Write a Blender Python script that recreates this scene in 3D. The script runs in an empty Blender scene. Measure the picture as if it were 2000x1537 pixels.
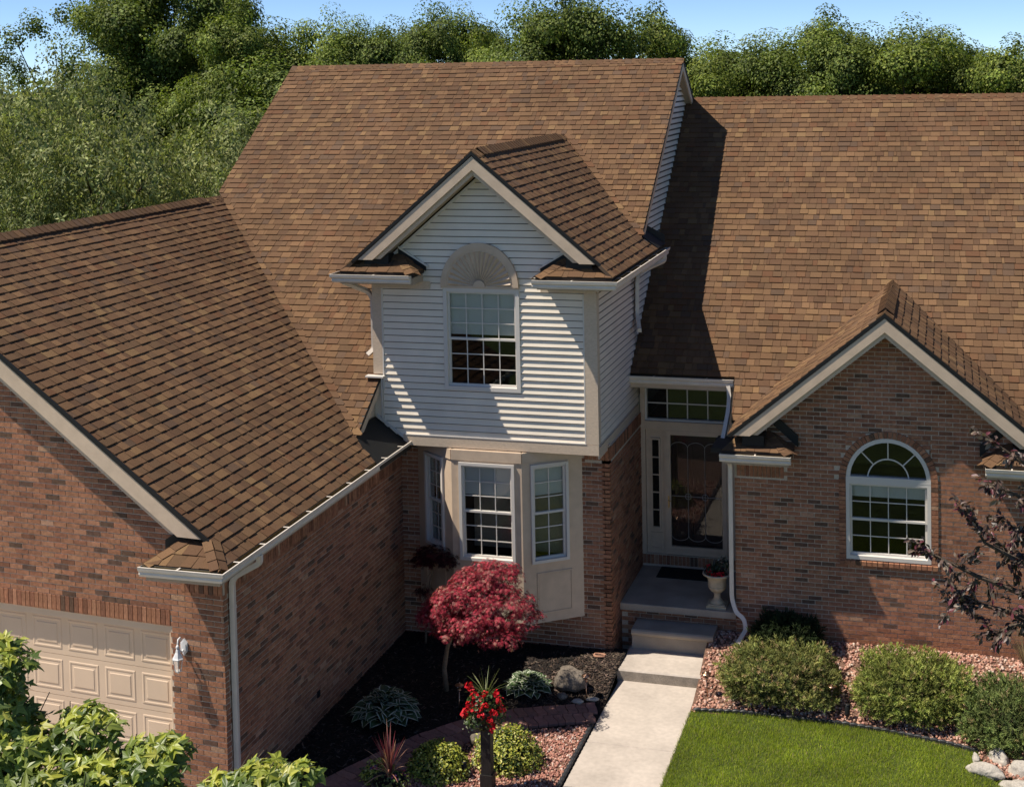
import bpy, math, random
import numpy as np
from mathutils import Vector, Matrix, noise

S = bpy.context.scene
C = S.collection
rng = random.Random(11)

# ------------------------------------------------------------------ camera, world, sun, exposure
H = 8.806
cam_d = bpy.data.cameras.new('camera')
cam = bpy.data.objects.new('camera', cam_d); C.objects.link(cam)
YAW, PITCH, ROLL, FPX, PX, PY = -0.2791, 0.0486, 0.0188, 2741.59, 1056.89, 275.19
_f = Vector((math.sin(YAW), math.cos(YAW), 0)); _r = Vector((math.cos(YAW), -math.sin(YAW), 0)); _u = Vector((0, 0, 1))
CF = _f*math.cos(PITCH) - _u*math.sin(PITCH); _u2 = _u*math.cos(PITCH) + _f*math.sin(PITCH)
CR = _r*math.cos(ROLL) - _u2*math.sin(ROLL); CU = _u2*math.cos(ROLL) + _r*math.sin(ROLL)
cam.matrix_world = Matrix(((CR.x, CU.x, -CF.x, 0), (CR.y, CU.y, -CF.y, 0), (CR.z, CU.z, -CF.z, H), (0, 0, 0, 1)))
cam_d.sensor_fit = 'HORIZONTAL'; cam_d.sensor_width = 36.0
cam_d.lens = FPX/2000*36.0
cam_d.shift_x = (1000 - PX)/2000
cam_d.shift_y = (PY - 768.5)/2000
cam_d.clip_start = 0.1; cam_d.clip_end = 3000
S.camera = cam

SUN = Vector((0.548, 0.215, -1.0)).normalized()          # the way the light travels
elev = math.asin(-SUN.z); azim = math.atan2(-SUN.x, -SUN.y)
w = bpy.data.worlds.new('World'); S.world = w; w.use_nodes = True
nt = w.node_tree; bg = nt.nodes['Background']
sky = nt.nodes.new('ShaderNodeTexSky'); sky.sky_type = 'NISHITA'; sky.sun_disc = False
sky.sun_elevation = elev; sky.sun_rotation = azim % (2*math.pi)
sky.air_density = 0.42; sky.dust_density = 0.0; sky.ozone_density = 5.0; sky.altitude = 0
nt.links.new(sky.outputs[0], bg.inputs[0]); bg.inputs[1].default_value = 0.118
sl = bpy.data.lights.new('sun', 'SUN'); sl.energy = 5.0; sl.angle = math.radians(0.5); sl.color = (1.0, 0.93, 0.82)
so = bpy.data.objects.new('sun', sl); C.objects.link(so)
so.rotation_euler = SUN.to_track_quat('-Z', 'Y').to_euler(); so.location = (-40, -10, 60)
S.view_settings.view_transform = 'Standard'; S.view_settings.look = 'None'
S.view_settings.gamma = 1; S.view_settings.exposure = 0.40; S.view_settings.use_curve_mapping = False

# ------------------------------------------------------------------ helpers
def proj(p):
    d = Vector(p) - Vector((0, 0, H)); z = d.dot(CF)
    if z < .1: return (-9999, -9999, z)
    return (PX + FPX*d.dot(CR)/z, PY - FPX*d.dot(CU)/z, z)

def mat(name, col=(.5, .5, .5), rough=.7, noise_=None, bump=None, attr=False, spec=.3, metal=0., transl=0., fine=None):
    m = bpy.data.materials.new(name); m.use_nodes = True
    t = m.node_tree; N = t.nodes; L = t.links
    b = N['Principled BSDF']; out = N['Material Output']
    b.inputs['Roughness'].default_value = rough; b.inputs['Metallic'].default_value = metal
    b.inputs['Specular IOR Level'].default_value = spec
    if attr:
        a = N.new('ShaderNodeAttribute'); a.attribute_name = 'pc'; src = a.outputs['Color']
    else:
        r = N.new('ShaderNodeRGB'); r.outputs[0].default_value = (*col, 1); src = r.outputs[0]
    tc = N.new('ShaderNodeTexCoord')
    for nz in [noise_, fine]:
        if not nz: continue
        sc, lo, hi = nz[:3]
        n = N.new('ShaderNodeTexNoise'); n.inputs['Scale'].default_value = sc; n.inputs['Detail'].default_value = 4
        if len(nz) > 3:
            mp = N.new('ShaderNodeMapping'); mp.inputs['Scale'].default_value = nz[3]
            L.new(tc.outputs['Object'], mp.inputs[0]); L.new(mp.outputs[0], n.inputs['Vector'])
        else:
            L.new(tc.outputs['Object'], n.inputs['Vector'])
        mr = N.new('ShaderNodeMapRange'); mr.inputs[1].default_value = .3; mr.inputs[2].default_value = .7
        mr.inputs[3].default_value = lo; mr.inputs[4].default_value = hi
        L.new(n.outputs[0], mr.inputs[0])
        mx = N.new('ShaderNodeVectorMath'); mx.operation = 'SCALE'
        L.new(src, mx.inputs[0]); L.new(mr.outputs[0], mx.inputs['Scale']); src = mx.outputs[0]
    L.new(src, b.inputs['Base Color'])
    if bump:
        n = N.new('ShaderNodeTexNoise'); n.inputs['Scale'].default_value = bump[0]; n.inputs['Detail'].default_value = 5
        L.new(tc.outputs['Object'], n.inputs['Vector'])
        bm = N.new('ShaderNodeBump'); bm.inputs['Strength'].default_value = bump[1]; bm.inputs['Distance'].default_value = bump[2] if len(bump) > 2 else .01
        L.new(n.outputs[0], bm.inputs['Height']); L.new(bm.outputs[0], b.inputs['Normal'])
    if transl:
        tr = N.new('ShaderNodeBsdfTranslucent'); ms = N.new('ShaderNodeMixShader'); ms.inputs[0].default_value = transl
        sc2 = N.new('ShaderNodeVectorMath'); sc2.operation = 'MULTIPLY'; sc2.inputs[1].default_value = (1.25, 1.35, .7)
        L.new(src, sc2.inputs[0]); L.new(sc2.outputs[0], tr.inputs[0])
        L.new(b.outputs[0], ms.inputs[1]); L.new(tr.outputs[0], ms.inputs[2]); L.new(ms.outputs[0], out.inputs[0])
    return m

def glass_mat(name, tint=(.84, .86, .85)):
    m = bpy.data.materials.new(name); m.use_nodes = True
    t = m.node_tree; N = t.nodes; L = t.links
    N.remove(N['Principled BSDF'])
    g = N.new('ShaderNodeBsdfGlossy'); g.inputs['Roughness'].default_value = .02; g.inputs[0].default_value = (1, 1, 1, 1)
    tr = N.new('ShaderNodeBsdfTransparent'); tr.inputs[0].default_value = (*tint, 1)
    fr = N.new('ShaderNodeFresnel'); fr.inputs[0].default_value = 1.5
    mr = N.new('ShaderNodeMath'); mr.operation = 'MULTIPLY'; mr.inputs[1].default_value = 0.6; mr.use_clamp = True
    ms = N.new('ShaderNodeMixShader')
    L.new(fr.outputs[0], mr.inputs[0]); L.new(mr.outputs[0], ms.inputs[0]); L.new(tr.outputs[0], ms.inputs[1]); L.new(g.outputs[0], ms.inputs[2])
    L.new(ms.outputs[0], N['Material Output'].inputs[0])
    return m

class MB:
    def __init__(s): s.v = []; s.f = []; s.c = []; s.m = []
    def add(s, vs, fs, col=(1, 1, 1), mi=0):
        o = len(s.v); s.v.extend(vs)
        for f in fs: s.f.append([i+o for i in f]); s.c.append(col); s.m.append(mi)
    def hexa(s, p, col=(1, 1, 1), mi=0, open_=()):
        fs = [(0, 3, 2, 1), (4, 5, 6, 7), (0, 1, 5, 4), (1, 2, 6, 5), (2, 3, 7, 6), (3, 0, 4, 7)]
        s.add(p, [f for i, f in enumerate(fs) if i not in open_], col, mi)
    def box(s, x0, x1, y0, y1, z0, z1, col=(1, 1, 1), mi=0):
        s.hexa([(x0, y0, z0), (x1, y0, z0), (x1, y1, z0), (x0, y1, z0), (x0, y0, z1), (x1, y0, z1), (x1, y1, z1), (x0, y1, z1)], col, mi)
    def prism(s, poly, ext, col=(1, 1, 1), mi=0):
        n = len(poly); e = Vector(ext)
        a = [Vector(p) for p in poly]; b = [p+e for p in a]
        s.add(a+b, [list(range(n))[::-1], list(range(n, 2*n))]+[(i, (i+1) % n, n+(i+1) % n, n+i) for i in range(n)], col, mi)
    def tube(s, path, rad, n=6, col=(1, 1, 1), mi=0, cap=True):
        pts = [Vector(p) for p in path]; rs = rad if isinstance(rad, (list, tuple)) else [rad]*len(pts)
        o = len(s.v); up = None
        for i, p in enumerate(pts):
            d = (pts[min(i+1, len(pts)-1)] - pts[max(i-1, 0)])
            d = d.normalized() if d.length > 1e-9 else Vector((0, 0, 1))
            if up is None:
                up = d.orthogonal().normalized()
            up = (up - d*up.dot(d)); up = up.normalized() if up.length > 1e-6 else d.orthogonal().normalized()
            q = d.cross(up)
            for k in range(n):
                a = 2*math.pi*k/n
                s.v.append(p + (up*math.cos(a) + q*math.sin(a))*rs[i])
        for i in range(len(pts)-1):
            for k in range(n):
                k2 = (k+1) % n
                s.f.append([o+i*n+k, o+i*n+k2, o+(i+1)*n+k2, o+(i+1)*n+k]); s.c.append(col); s.m.append(mi)
        if cap:
            s.f.append([o+k for k in range(n)][::-1]); s.c.append(col); s.m.append(mi)
            e = o+(len(pts)-1)*n
            s.f.append([e+k for k in range(n)]); s.c.append(col); s.m.append(mi)
    def lathe(s, prof, n=20, c=(0, 0, 0), col=(1, 1, 1), mi=0, mod=None):
        o = len(s.v)
        for j, (r, z) in enumerate(prof):
            for k in range(n):
                a = 2*math.pi*k/n; rr = r*(mod(j, k) if mod else 1)
                s.v.append((c[0]+rr*math.cos(a), c[1]+rr*math.sin(a), c[2]+z))
        for j in range(len(prof)-1):
            for k in range(n):
                k2 = (k+1) % n
                s.f.append([o+j*n+k, o+j*n+k2, o+(j+1)*n+k2, o+(j+1)*n+k]); s.c.append(col); s.m.append(mi)
        s.f.append([o+k for k in range(n)][::-1]); s.c.append(col); s.m.append(mi)
        e = o+(len(prof)-1)*n
        s.f.append([e+k for k in range(n)]); s.c.append(col); s.m.append(mi)
    def mesh(s, name, mats, smooth=False):
        me = bpy.data.meshes.new(name)
        me.from_pydata([tuple(v) for v in s.v], [], s.f)
        for m in (mats if isinstance(mats, (list, tuple)) else [mats]): me.materials.append(m)
        if s.f:
            me.polygons.foreach_set('material_index', s.m)
            a = me.attributes.new('pc', 'FLOAT_COLOR', 'FACE')
            a.data.foreach_set('color', np.array([(c[0], c[1], c[2], 1) for c in s.c], dtype=np.float32).ravel())
            if smooth: me.polygons.foreach_set('use_smooth', [True]*len(s.f))
        me.update()
        return me
    def build(s, name, mats, parent=None, smooth=False):
        o = bpy.data.objects.new(name, s.mesh(name, mats, smooth)); C.objects.link(o)
        if parent: attach(o, parent)
        return o

WM = {}
def attach(o, parent):
    """child whose vertices are in world space"""
    o.parent = parent
    if parent in WM: o.matrix_parent_inverse = WM[parent].inverted()
def thing(name, label, cat, loc=(0, 0, 0), group=None, rotz=0):
    o = bpy.data.objects.new(name, None); C.objects.link(o); o.empty_display_size = .1
    o.location = loc; o.rotation_euler = (0, 0, rotz)
    WM[o] = Matrix.Translation(Vector(loc)) @ Matrix.Rotation(rotz, 4, 'Z')
    o['label'] = label; o['category'] = cat
    if group: o['group'] = group
    return o
def tag(o, label, cat, group=None):
    o['label'] = label; o['category'] = cat
    if group: o['group'] = group
    return o
def structure(o): o['kind'] = 'structure'; return o
def stuff(o): o['kind'] = 'stuff'; return o

class Fr:
    """a flat frame: u along, s second axis, n outward"""
    def __init__(s, O, eu, es, n): s.O = Vector(O); s.eu = Vector(eu).normalized(); s.es = Vector(es).normalized(); s.n = Vector(n).normalized()
    def p(s, u, v, h=0): return s.O + s.eu*u + s.es*v + s.n*h
    def uv(s, P): d = Vector(P)-s.O; return (d.dot(s.eu), d.dot(s.es))
    def box(s, mb, u0, u1, v0, v1, h0, h1, col=(1, 1, 1), mi=0, open_=()):
        mb.hexa([s.p(u0, v0, h0), s.p(u1, v0, h0), s.p(u1, v1, h0), s.p(u0, v1, h0), s.p(u0, v0, h1), s.p(u1, v0, h1), s.p(u1, v1, h1), s.p(u0, v1, h1)], col, mi, open_)
    def matrix(s, u, v, h=0):
        P = s.p(u, v, h)
        return Matrix(((s.eu.x, s.es.x, s.n.x, P.x), (s.eu.y, s.es.y, s.n.y, P.y), (s.eu.z, s.es.z, s.n.z, P.z), (0, 0, 0, 1)))

def area2(p): return sum(p[i][0]*p[(i+1) % len(p)][1]-p[(i+1) % len(p)][0]*p[i][1] for i in range(len(p)))/2
def clip(poly, conv):
    out = list(poly)
    if area2(conv) < 0: conv = conv[::-1]
    for i in range(len(conv)):
        a, b = conv[i], conv[(i+1) % len(conv)]; inp = out; out = []
        if not inp: break
        def side(q): return (b[0]-a[0])*(q[1]-a[1])-(b[1]-a[1])*(q[0]-a[0])
        for j in range(len(inp)):
            p, q = inp[j], inp[(j+1) % len(inp)]; sp, sq = side(p), side(q)
            if sp >= 0: out.append(p)
            if (sp >= 0) != (sq >= 0):
                t = sp/(sp-sq); out.append((p[0]+(q[0]-p[0])*t, p[1]+(q[1]-p[1])*t))
    return out

class Piece: pass
def pieces_from_rows(fr, convs, rows, cols, hfun, sink=-.004, minarea=2e-4):
    """rows: list of (s0,s1,[(u0,u1,tone,t)...]); hfun(s,s0,s1,t) height of the top face"""
    res = []
    for (s0, s1, cells) in rows:
        for (u0, u1, tone, t, js) in cells:
            rect = [(u0, s0), (u1, s0), (u1, s1+js), (u0, s1+js)]
            for cv in convs:
                pl = clip(rect, cv)
                if len(pl) < 3 or abs(area2(pl)) < minarea: continue
                P = Piece(); P.pl = pl; P.tone = tone; P.fr = fr; P.t = t
                P.full = abs(abs(area2(pl)) - (u1-u0)*(s1+js-s0)) < 1e-6
                P.u0, P.s0, P.u1, P.s1 = u0, s0, u1, s1+js
                P.h = (lambda s, s0=s0, s1=s1, t=t: hfun(s, s0, s1, t))
                P.sink = sink
                res.append(P)
    return res
def piece_into(mb, P, world=True):
    n = len(P.pl)
    if world: f = lambda u, s, h: P.fr.p(u, s, h)
    else: f = lambda u, s, h: (u-P.u0, s-P.s0, h)
    top = [f(u, s, P.h(s)) for u, s in P.pl]; bot = [f(u, s, P.sink) for u, s in P.pl]
    mb.add(top+bot, [list(range(n))]+[(i, n+i, n+(i+1) % n, (i+1) % n) for i in range(n)], P.tone)
def screen_area(P):
    q = [proj(P.fr.p(u, s, P.t)) for u, s in P.pl]
    if any(a[2] < .2 for a in q): return 0
    cx = sum(a[0] for a in q)/len(q); cy = sum(a[1] for a in q)/len(q)
    if not (0 < cx < 2000 and 0 < cy < 1537): return 0
    ctr = P.fr.p(*P.pl[0]); 
    if (Vector((0, 0, H))-ctr).dot(P.fr.n) <= 0: return 0
    return abs(area2(q))

def jit(c, a): k = 1+rng.uniform(-a, a); return tuple(max(0, x*k*(1+rng.uniform(-a*.25, a*.25))) for x in c)
SH_TONES = [((.142, .081, .044), 34), ((.127, .073, .041), 30), ((.158, .091, .048), 18), ((.108, .063, .036), 14), ((.192, .112, .058), 8), ((.108, .067, .043), 6), ((.136, .071, .038), 8)]
SH_T = [t for t, k in SH_TONES for _ in range(k)]
SH_Q = {}
def shingle_tone(quant=True):
    i = rng.randrange(len(SH_T)); j = rng.randrange(3); k = (SH_T[i], j)
    if k not in SH_Q: SH_Q[k] = jit(SH_T[i], .10)
    return SH_Q[k]
EXPO = .143
def shingle_rows(u0, u1, s_top, s_bot, expo=EXPO):
    rows = []; s1 = s_bot
    while s1 > s_top:
        cells = []; u = u0 - rng.uniform(0, .3); thick = rng.random() < .5
        sag = rng.uniform(-.003, .003)
        while u < u1:
            wd = rng.choice([.10, .13, .15, .17, .20, .23] if thick else [.08, .10, .13, .15, .18])
            if rng.random() < .06: wd = .05
            cells.append((u, u+wd-.0045, shingle_tone(), .0185 if thick else .0105, sag+rng.choice([-.003, 0, 0, .003])))
            u += wd
            thick = not thick if rng.random() < .72 else thick
        rows.append((s1-expo*1.07, s1, cells)); s1 -= expo
    return rows
def sh_h(s, s0, s1, t): return .001 + t*max(0, (s-s0)/(s1-s0))
def roof_frame(O, down, along):
    es = Vector(down).normalized(); eu = Vector(along).normalized(); n = eu.cross(es)
    if n.z < 0: n = -n
    return Fr(O, eu, es, n)
# ------------------------------------------------------------------ materials of the house
m_sh = mat('shingle', attr=True, rough=.9, noise_=(.9, .84, 1.12), fine=(230, .62, 1.4), bump=(260, .5, .004), spec=.12)
m_deck = mat('roof_deck', (.055, .036, .024), rough=.9)
m_black = mat('flashing_and_shade_black', (.012, .012, .012), rough=.55)  # real flashing, and also the fills that stand for shade at the returns
m_brick = mat('brick', attr=True, rough=.85, noise_=(22, .70, 1.18), fine=(.8, .86, 1.1), bump=(70, .6, .006), spec=.15)
m_mortar = mat('mortar', (.58, .48, .37), rough=.95, noise_=(60, .8, 1.15), bump=(200, .4, .003), spec=.1)
m_siding = mat('white_siding', attr=True, rough=.45, noise_=(3, .93, 1.04), bump=(60, .05, .003), spec=.3)
m_trim = mat('beige_trim', (.60, .46, .335), rough=.55, noise_=(6, .9, 1.06), bump=(120, .12, .003))
m_rough = mat('rough_beige_board', (.62, .49, .365), rough=.8, noise_=(30, .85, 1.1, (1, 1, 6)), bump=(150, .6, .006))
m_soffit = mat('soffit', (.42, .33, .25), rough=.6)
m_gut = mat('gutter_paint', (.72, .635, .54), rough=.35, noise_=(5, .92, 1.05), spec=.4)
m_gutin = mat('gutter_inside', (.16, .12, .05), rough=.8, noise_=(14, .6, 1.2))
m_vinyl = mat('window_vinyl', (.66, .61, .55), rough=.4)
m_blind = mat('window_shade', (.92, .88, .84), rough=.9, noise_=(3, .92, 1.0))
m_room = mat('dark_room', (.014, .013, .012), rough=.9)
m_glass = glass_mat('glass')
m_gar = mat('garage_door_paint', (.68, .51, .36), rough=.5, noise_=(2, .95, 1.04))
m_riser = mat('darker_riser', (.33, .28, .225), rough=.95, noise_=(6, .75, 1.15), fine=(70, .8, 1.15), bump=(90, .6, .006))  # darker concrete for the front and sides of the landing
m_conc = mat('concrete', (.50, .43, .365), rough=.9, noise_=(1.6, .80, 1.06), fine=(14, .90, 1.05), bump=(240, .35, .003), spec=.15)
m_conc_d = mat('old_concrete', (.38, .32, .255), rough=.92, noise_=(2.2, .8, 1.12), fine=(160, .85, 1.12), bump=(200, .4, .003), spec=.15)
m_door = mat('burgundy_door', (.055, .022, .022), rough=.4)
m_lead = mat('leaded_came', (.42, .40, .38), rough=.45, metal=.3)
m_brass = mat('brass', (.55, .38, .16), rough=.3, metal=1)

# ------------------------------------------------------------------ key measures
XM0, XM1, YR, ZR, SM = -13.185, -4.852, 27.08, 9.018, .7194
ZR2, YR2, SR = 8.226, 28.21, .7724
XW, XDL, YD = -5.01, -8.575, 20.25
YBK, XWB, YE = 20.78, -4.96, 23.12
XRL, YRT, ZP = -3.12, 21.39, .392
YRF, XRA, ZRA, XRE, SRG = 20.96, -.831, 5.187, -3.15, .8243
XRR = 2*XRA-XRE
YG, XGR, XGA, ZGA, SG, YGF, XGE = 14.95, -8.39, -13.085, 6.589, .698, 14.70, -8.09
YGR, YDR = 14.32, 19.79            # fronts of the eave returns
XDA, ZDA, SD, XDE, YDF = -6.79, 7.641, .845, -4.62, 19.88
XDEL = 2*XDA-XDE
def z_main(y): return ZR-SM*(YR-y)
def y_main(z): return YR-(ZR-z)/SM
def z_right(y): return ZR2-SR*(YR2-y)
def y_right(z): return YR2-(ZR2-z)/SR
def z_gar(x): return ZGA-SG*(x-XGA)

house = thing('brick_house', 'brown brick house with white sided dormer, brown shingle roofs and attached garage wing', 'house', (-5, 21, 0))

# ------------------------------------------------------------------ roofs
all_shingles = []
def roof_slab(name, poly3, th=.10, lab=None):
    mb = MB(); mb.prism(poly3, (0, 0, -th)); o = mb.build(name, m_deck, house)
    if lab: o['label'] = lab
    return o
def roof_plane(fr, polys3, lab, slab=True, extra=True):
    convs = [[fr.uv(P) for P in poly] for poly in polys3]
    us = [q[0] for c in convs for q in c]; ss = [q[1] for c in convs for q in c]
    mb = MB()
    for c in convs:
        mb.prism([fr.p(u, s, -.004) for u, s in c], tuple(fr.n*-.05))
    o = mb.build('roof', m_deck, house); o['label'] = lab
    if extra:
        ps = pieces_from_rows(fr, convs, shingle_rows(min(us), max(us), min(ss), max(ss)), None, sh_h)
        for P in ps: P.parent = o
        all_shingles.extend(ps)
    return o
# main roof, front slope
fm = roof_frame((0, YR, ZR), (0, -1, -SM), (1, 0, 0))
def PM(x, y): return (x, y, z_main(y))
yv0 = y_main(ZGA)                                     # garage ridge meets the slope here
def y_valley(x): return y_main(z_gar(x))
xv = -12.26
while y_valley(xv) > 22.9: xv += .005
roof_plane(fm, [[PM(XM0, YR), PM(XM1, YR), PM(XM1, 22.88), PM(xv, 22.88), PM(XM0, y_valley(XM0))],
                [PM(xv, 22.88), PM(-8.49, 22.88), PM(-8.49, y_valley(-8.49))]], 'front slope of the tall main roof')
# main roof, back slope (no shingles can be seen on it)
fmb = roof_frame((0, YR, ZR), (0, 1, -SM), (-1, 0, 0))
roof_plane(fmb, [[(XM0, YR, ZR), (XM1, YR, ZR), (XM1, YR+6, ZR-6*SM), (XM0, YR+6, ZR-6*SM)]], 'back slope of the tall main roof', extra=False)
# right roof
fr_ = roof_frame((0, YR2, ZR2), (0, -1, -SR), (1, 0, 0))
def PR(x, y): return (x, y, z_right(y))
yA = y_right(ZRA)
yE = 22.50
xvE = XRA-(ZRA-z_right(yE))/SRG
yB = y_right(ZRA-SRG*(XRA-XRE))
roof_plane(fr_, [[PR(XW+.02, YR2), PR(7, YR2), PR(7, yA), PR(XW+.02, yA)],
                 [PR(XW+.02, yA), PR(XRA, yA), PR(xvE, yE), PR(XW+.02, yE)],
                 [PR(-3.26, yE), PR(xvE, yE), PR(XRE, yB), PR(-3.22, yB)],
                 [PR(XRA, yA), PR(7, yA), PR(7, yB), PR(XRR, yB)]], 'long right hand roof slope above the entry')
roof_plane(roof_frame((0, YR2, ZR2), (0, 1, -SR), (-1, 0, 0)), [[(XW, YR2, ZR2), (7, YR2, ZR2), (7, YR2+6, ZR2-6*SR), (XW, YR2+6, ZR2-6*SR)]], 'back slope of the right hand roof', extra=False)
# right gable
fgl = roof_frame((XRA, 0, ZRA), (-1, 0, -SRG), (0, 1, 0)); fgr = roof_frame((XRA, 0, ZRA), (1, 0, -SRG), (0, 1, 0))
def PG(x, y): return (x, y, ZRA-SRG*abs(x-XRA))
roof_plane(fgl, [[PG(XRA, YRF), PG(XRE, YRF), PG(XRE, yB), PG(XRA, yA)]], 'left slope of the arched window gable')
roof_plane(fgr, [[PG(XRA, YRF), PG(XRR, YRF), PG(XRR, yB), PG(XRA, yA)]], 'right slope of the arched window gable')
# garage
fga = roof_frame((XGA, 0, ZGA), (1, 0, -SG), (0, 1, 0))
def PA(x, y): return (x, y, z_gar(x))
yve = y_valley(XGE)
roof_plane(fga, [[PA(XGA, YGF+.075*4.725), PA(-8.36, YGF), PA(XGE, YGF), PA(XGE, yve), PA(XGA, yv0)], [PA(-8.36, YGF), PA(XGE, YGR), PA(XGE, YGF)], [PA(-8.47, y_valley(-8.47)), PA(XGE, yve), PA(XGE, 19.45), PA(-8.30, 19.12)]], 'right slope of the garage wing roof')
XGL = -18.1
roof_plane(roof_frame((XGA, 0, ZGA), (-1, 0, -SG), (0, -1, 0)), [[(XGA, YGF, ZGA), (XGA, 24.5, ZGA), (XGL, 24.5, ZGA-SG*(XGA-XGL)), (XGL, YGF, ZGA-SG*(XGA-XGL))]], 'left slope of the garage wing roof', extra=False)
mb = MB(); mb.prism([PA(-8.6, 19.0), PA(-8.0, 19.0), PA(-8.0, 20.25), PA(-8.6, 20.25)], (0, 0, -.05))
for i in range(4): pass
o = mb.build('roof_membrane', m_black, house); o['label'] = 'bare black membrane in the pocket beside the dormer'
# dormer
fdr = roof_frame((XDA, 0, ZDA), (1, 0, -SD), (0, 1, 0)); fdl = roof_frame((XDA, 0, ZDA), (-1, 0, -SD), (0, -1, 0))
def PD(x, y): return (x, y, ZDA-SD*abs(x-XDA))
yDA = y_main(ZDA); yDw = y_main(ZDA-SD*(XM1-XDA))
roof_plane(fdr, [[PD(XDA, YDF), PD(XM1, YDF), PD(XM1, yDw), PD(XDA, yDA)], [PD(XM1, YDF), PD(XDE, YDF), PD(XDE, 23.15), PD(XM1, yDw)], [PD(-4.85, YDF), PD(XDE, YDR), PD(XDE, YDF)]], 'right slope of the dormer roof')
roof_plane(fdl, [[PD(XDA, YDF), PD(XDEL, YDF), PD(XDEL, y_main(ZDA-SD*(XDE-XDA))), PD(XDA, yDA)]], 'left slope of the dormer roof')
mb = MB(); mb.prism([PD(XDE, 23.1), PD(XDE, 23.78), PD(XM1-.1, 23.6), PD(XM1-.1, 22.95)], tuple(fdr.n*.02)); mb.prism([PD(XM1-.1, 23.55), PD(XDE, 23.75), (XDE, 23.75, ZDA-SD*(XDE-XDA)+.16), (XM1-.1, 23.55, ZDA-SD*(XM1-XDA)+.18)], (0, .02, 0))
mb.build('flashing_or_shade_fill', m_black, house)

# ---- eave returns: little hipped roofs at the feet of the gables
def eave_return(xo, xi, yf, yw, z0, rise, slope, lab):
    """xo outer end, xi inner end, front eave at yf, wall at yw; the outer end dies into the gable slope"""
    d = abs(yw-yf); sg = 1 if xi > xo else -1
    xr = xi - sg*.36; xd = xo + sg*rise/slope
    a, b = (xo, yf, z0), (xi, yf, z0); c = (xr, yw, z0+rise); dd = (xd, yw, z0+rise)
    mb = MB(); mb.prism([a, b, c, dd], (0, 0, -.05)); mb.prism([b, (xi, yw, z0), c], (0, 0, -.05))
    o = mb.build('roof', m_deck, house); o['label'] = lab
    f1 = roof_frame((xo, yw, z0+rise), (0, -d, -rise), (1, 0, 0))
    f2 = roof_frame((xr, yw, z0+rise), (xi-xr, 0, -rise), (0, 1, 0))
    out = []
    for f, poly in ((f1, [a, b, c, dd]), (f2, [b, (xi, yw, z0), c])):
        cv = [f.uv(P) for P in poly]
        us = [q[0] for q in cv]; ss = [q[1] for q in cv]
        L_ = max(ss); out += pieces_from_rows(f, [cv], shingle_rows(min(us), max(us), -.02, L_, expo=L_/max(2, round(L_/.19))), None, sh_h)
    for P in out: P.parent = o
    all_shingles.extend(out)
    v0, v1 = Vector(b), Vector(c); hd = (v1-v0).normalized(); nseg = 4
    w1 = f1.n.cross(hd).normalized(); w1 = w1 if w1.x*sg < 0 else -w1
    w2 = f2.n.cross(hd).normalized(); w2 = w2 if w2.x*sg > 0 else -w2
    for i in range(nseg):
        mb = MB(); tone = shingle_tone()
        q0 = v0.lerp(v1, i/nseg); q1 = v0.lerp(v1, (i+1.15)/nseg)
        for w_, nn in ((w1, f1.n), (w2, f2.n)):
            t0, t1 = nn*.020, nn*.010
            A = [q0+t0, q0+w_*.13+t0, q1+w_*.13+t1, q1+t1]; B = [q-nn*.012 for q in A]
            mb.add(A+B, [(0, 1, 2, 3), (0, 4, 5, 1), (1, 5, 6, 2)], tone)
        mb.build('hip_cap', m_sh, o)
    return o
eave_return(XDEL+.02, -7.72, YDR-.01, YD, 5.80, .24, SD, 'left eave return of the dormer')
eave_return(XDE-.02, -5.80, YDR-.01, YD, 5.79, .24, SD, 'right eave return of the dormer')
eave_return(XRE-.10, -2.20, YRF-.01, YRT, 3.03, .22, SRG, 'left eave return of the arched window gable')
eave_return(XRR+.10, .54, YRF-.01, YRT, 3.03, .22, SRG, 'right eave return of the arched window gable')
eave_return(XGE+.02, -9.09, YGR+.03, YG, 3.10, .23, SG, 'eave return at the garage corner')

v0, v1 = Vector((XGE, YGR+.03, 3.115)), Vector((-8.38, YGF, z_gar(-8.38)+.012)); hd = (v1-v0).normalized(); n1 = Vector((0, -.37, .93)); n2 = fga.n
w1 = n1.cross(hd).normalized(); w1 = w1 if w1.x < 0 else -w1
w2 = n2.cross(hd).normalized(); w2 = w2 if w2.y > 0 else -w2
for i in range(3):
    mb = MB(); tone = shingle_tone(); q0 = v0.lerp(v1, i/3); q1 = v0.lerp(v1, (i+1.1)/3)
    for w_, nn in ((w1, n1), (w2, n2)):
        A = [q0+nn*.022, q0+w_*.11+nn*.022, q1+w_*.11+nn*.012, q1+nn*.012]; B = [q-nn*.016 for q in A]; mb.add(A+B, [(0, 1, 2, 3), (0, 4, 5, 1), (1, 5, 6, 2)], tone)
    mb.build('hip_cap', m_sh, house)
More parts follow.
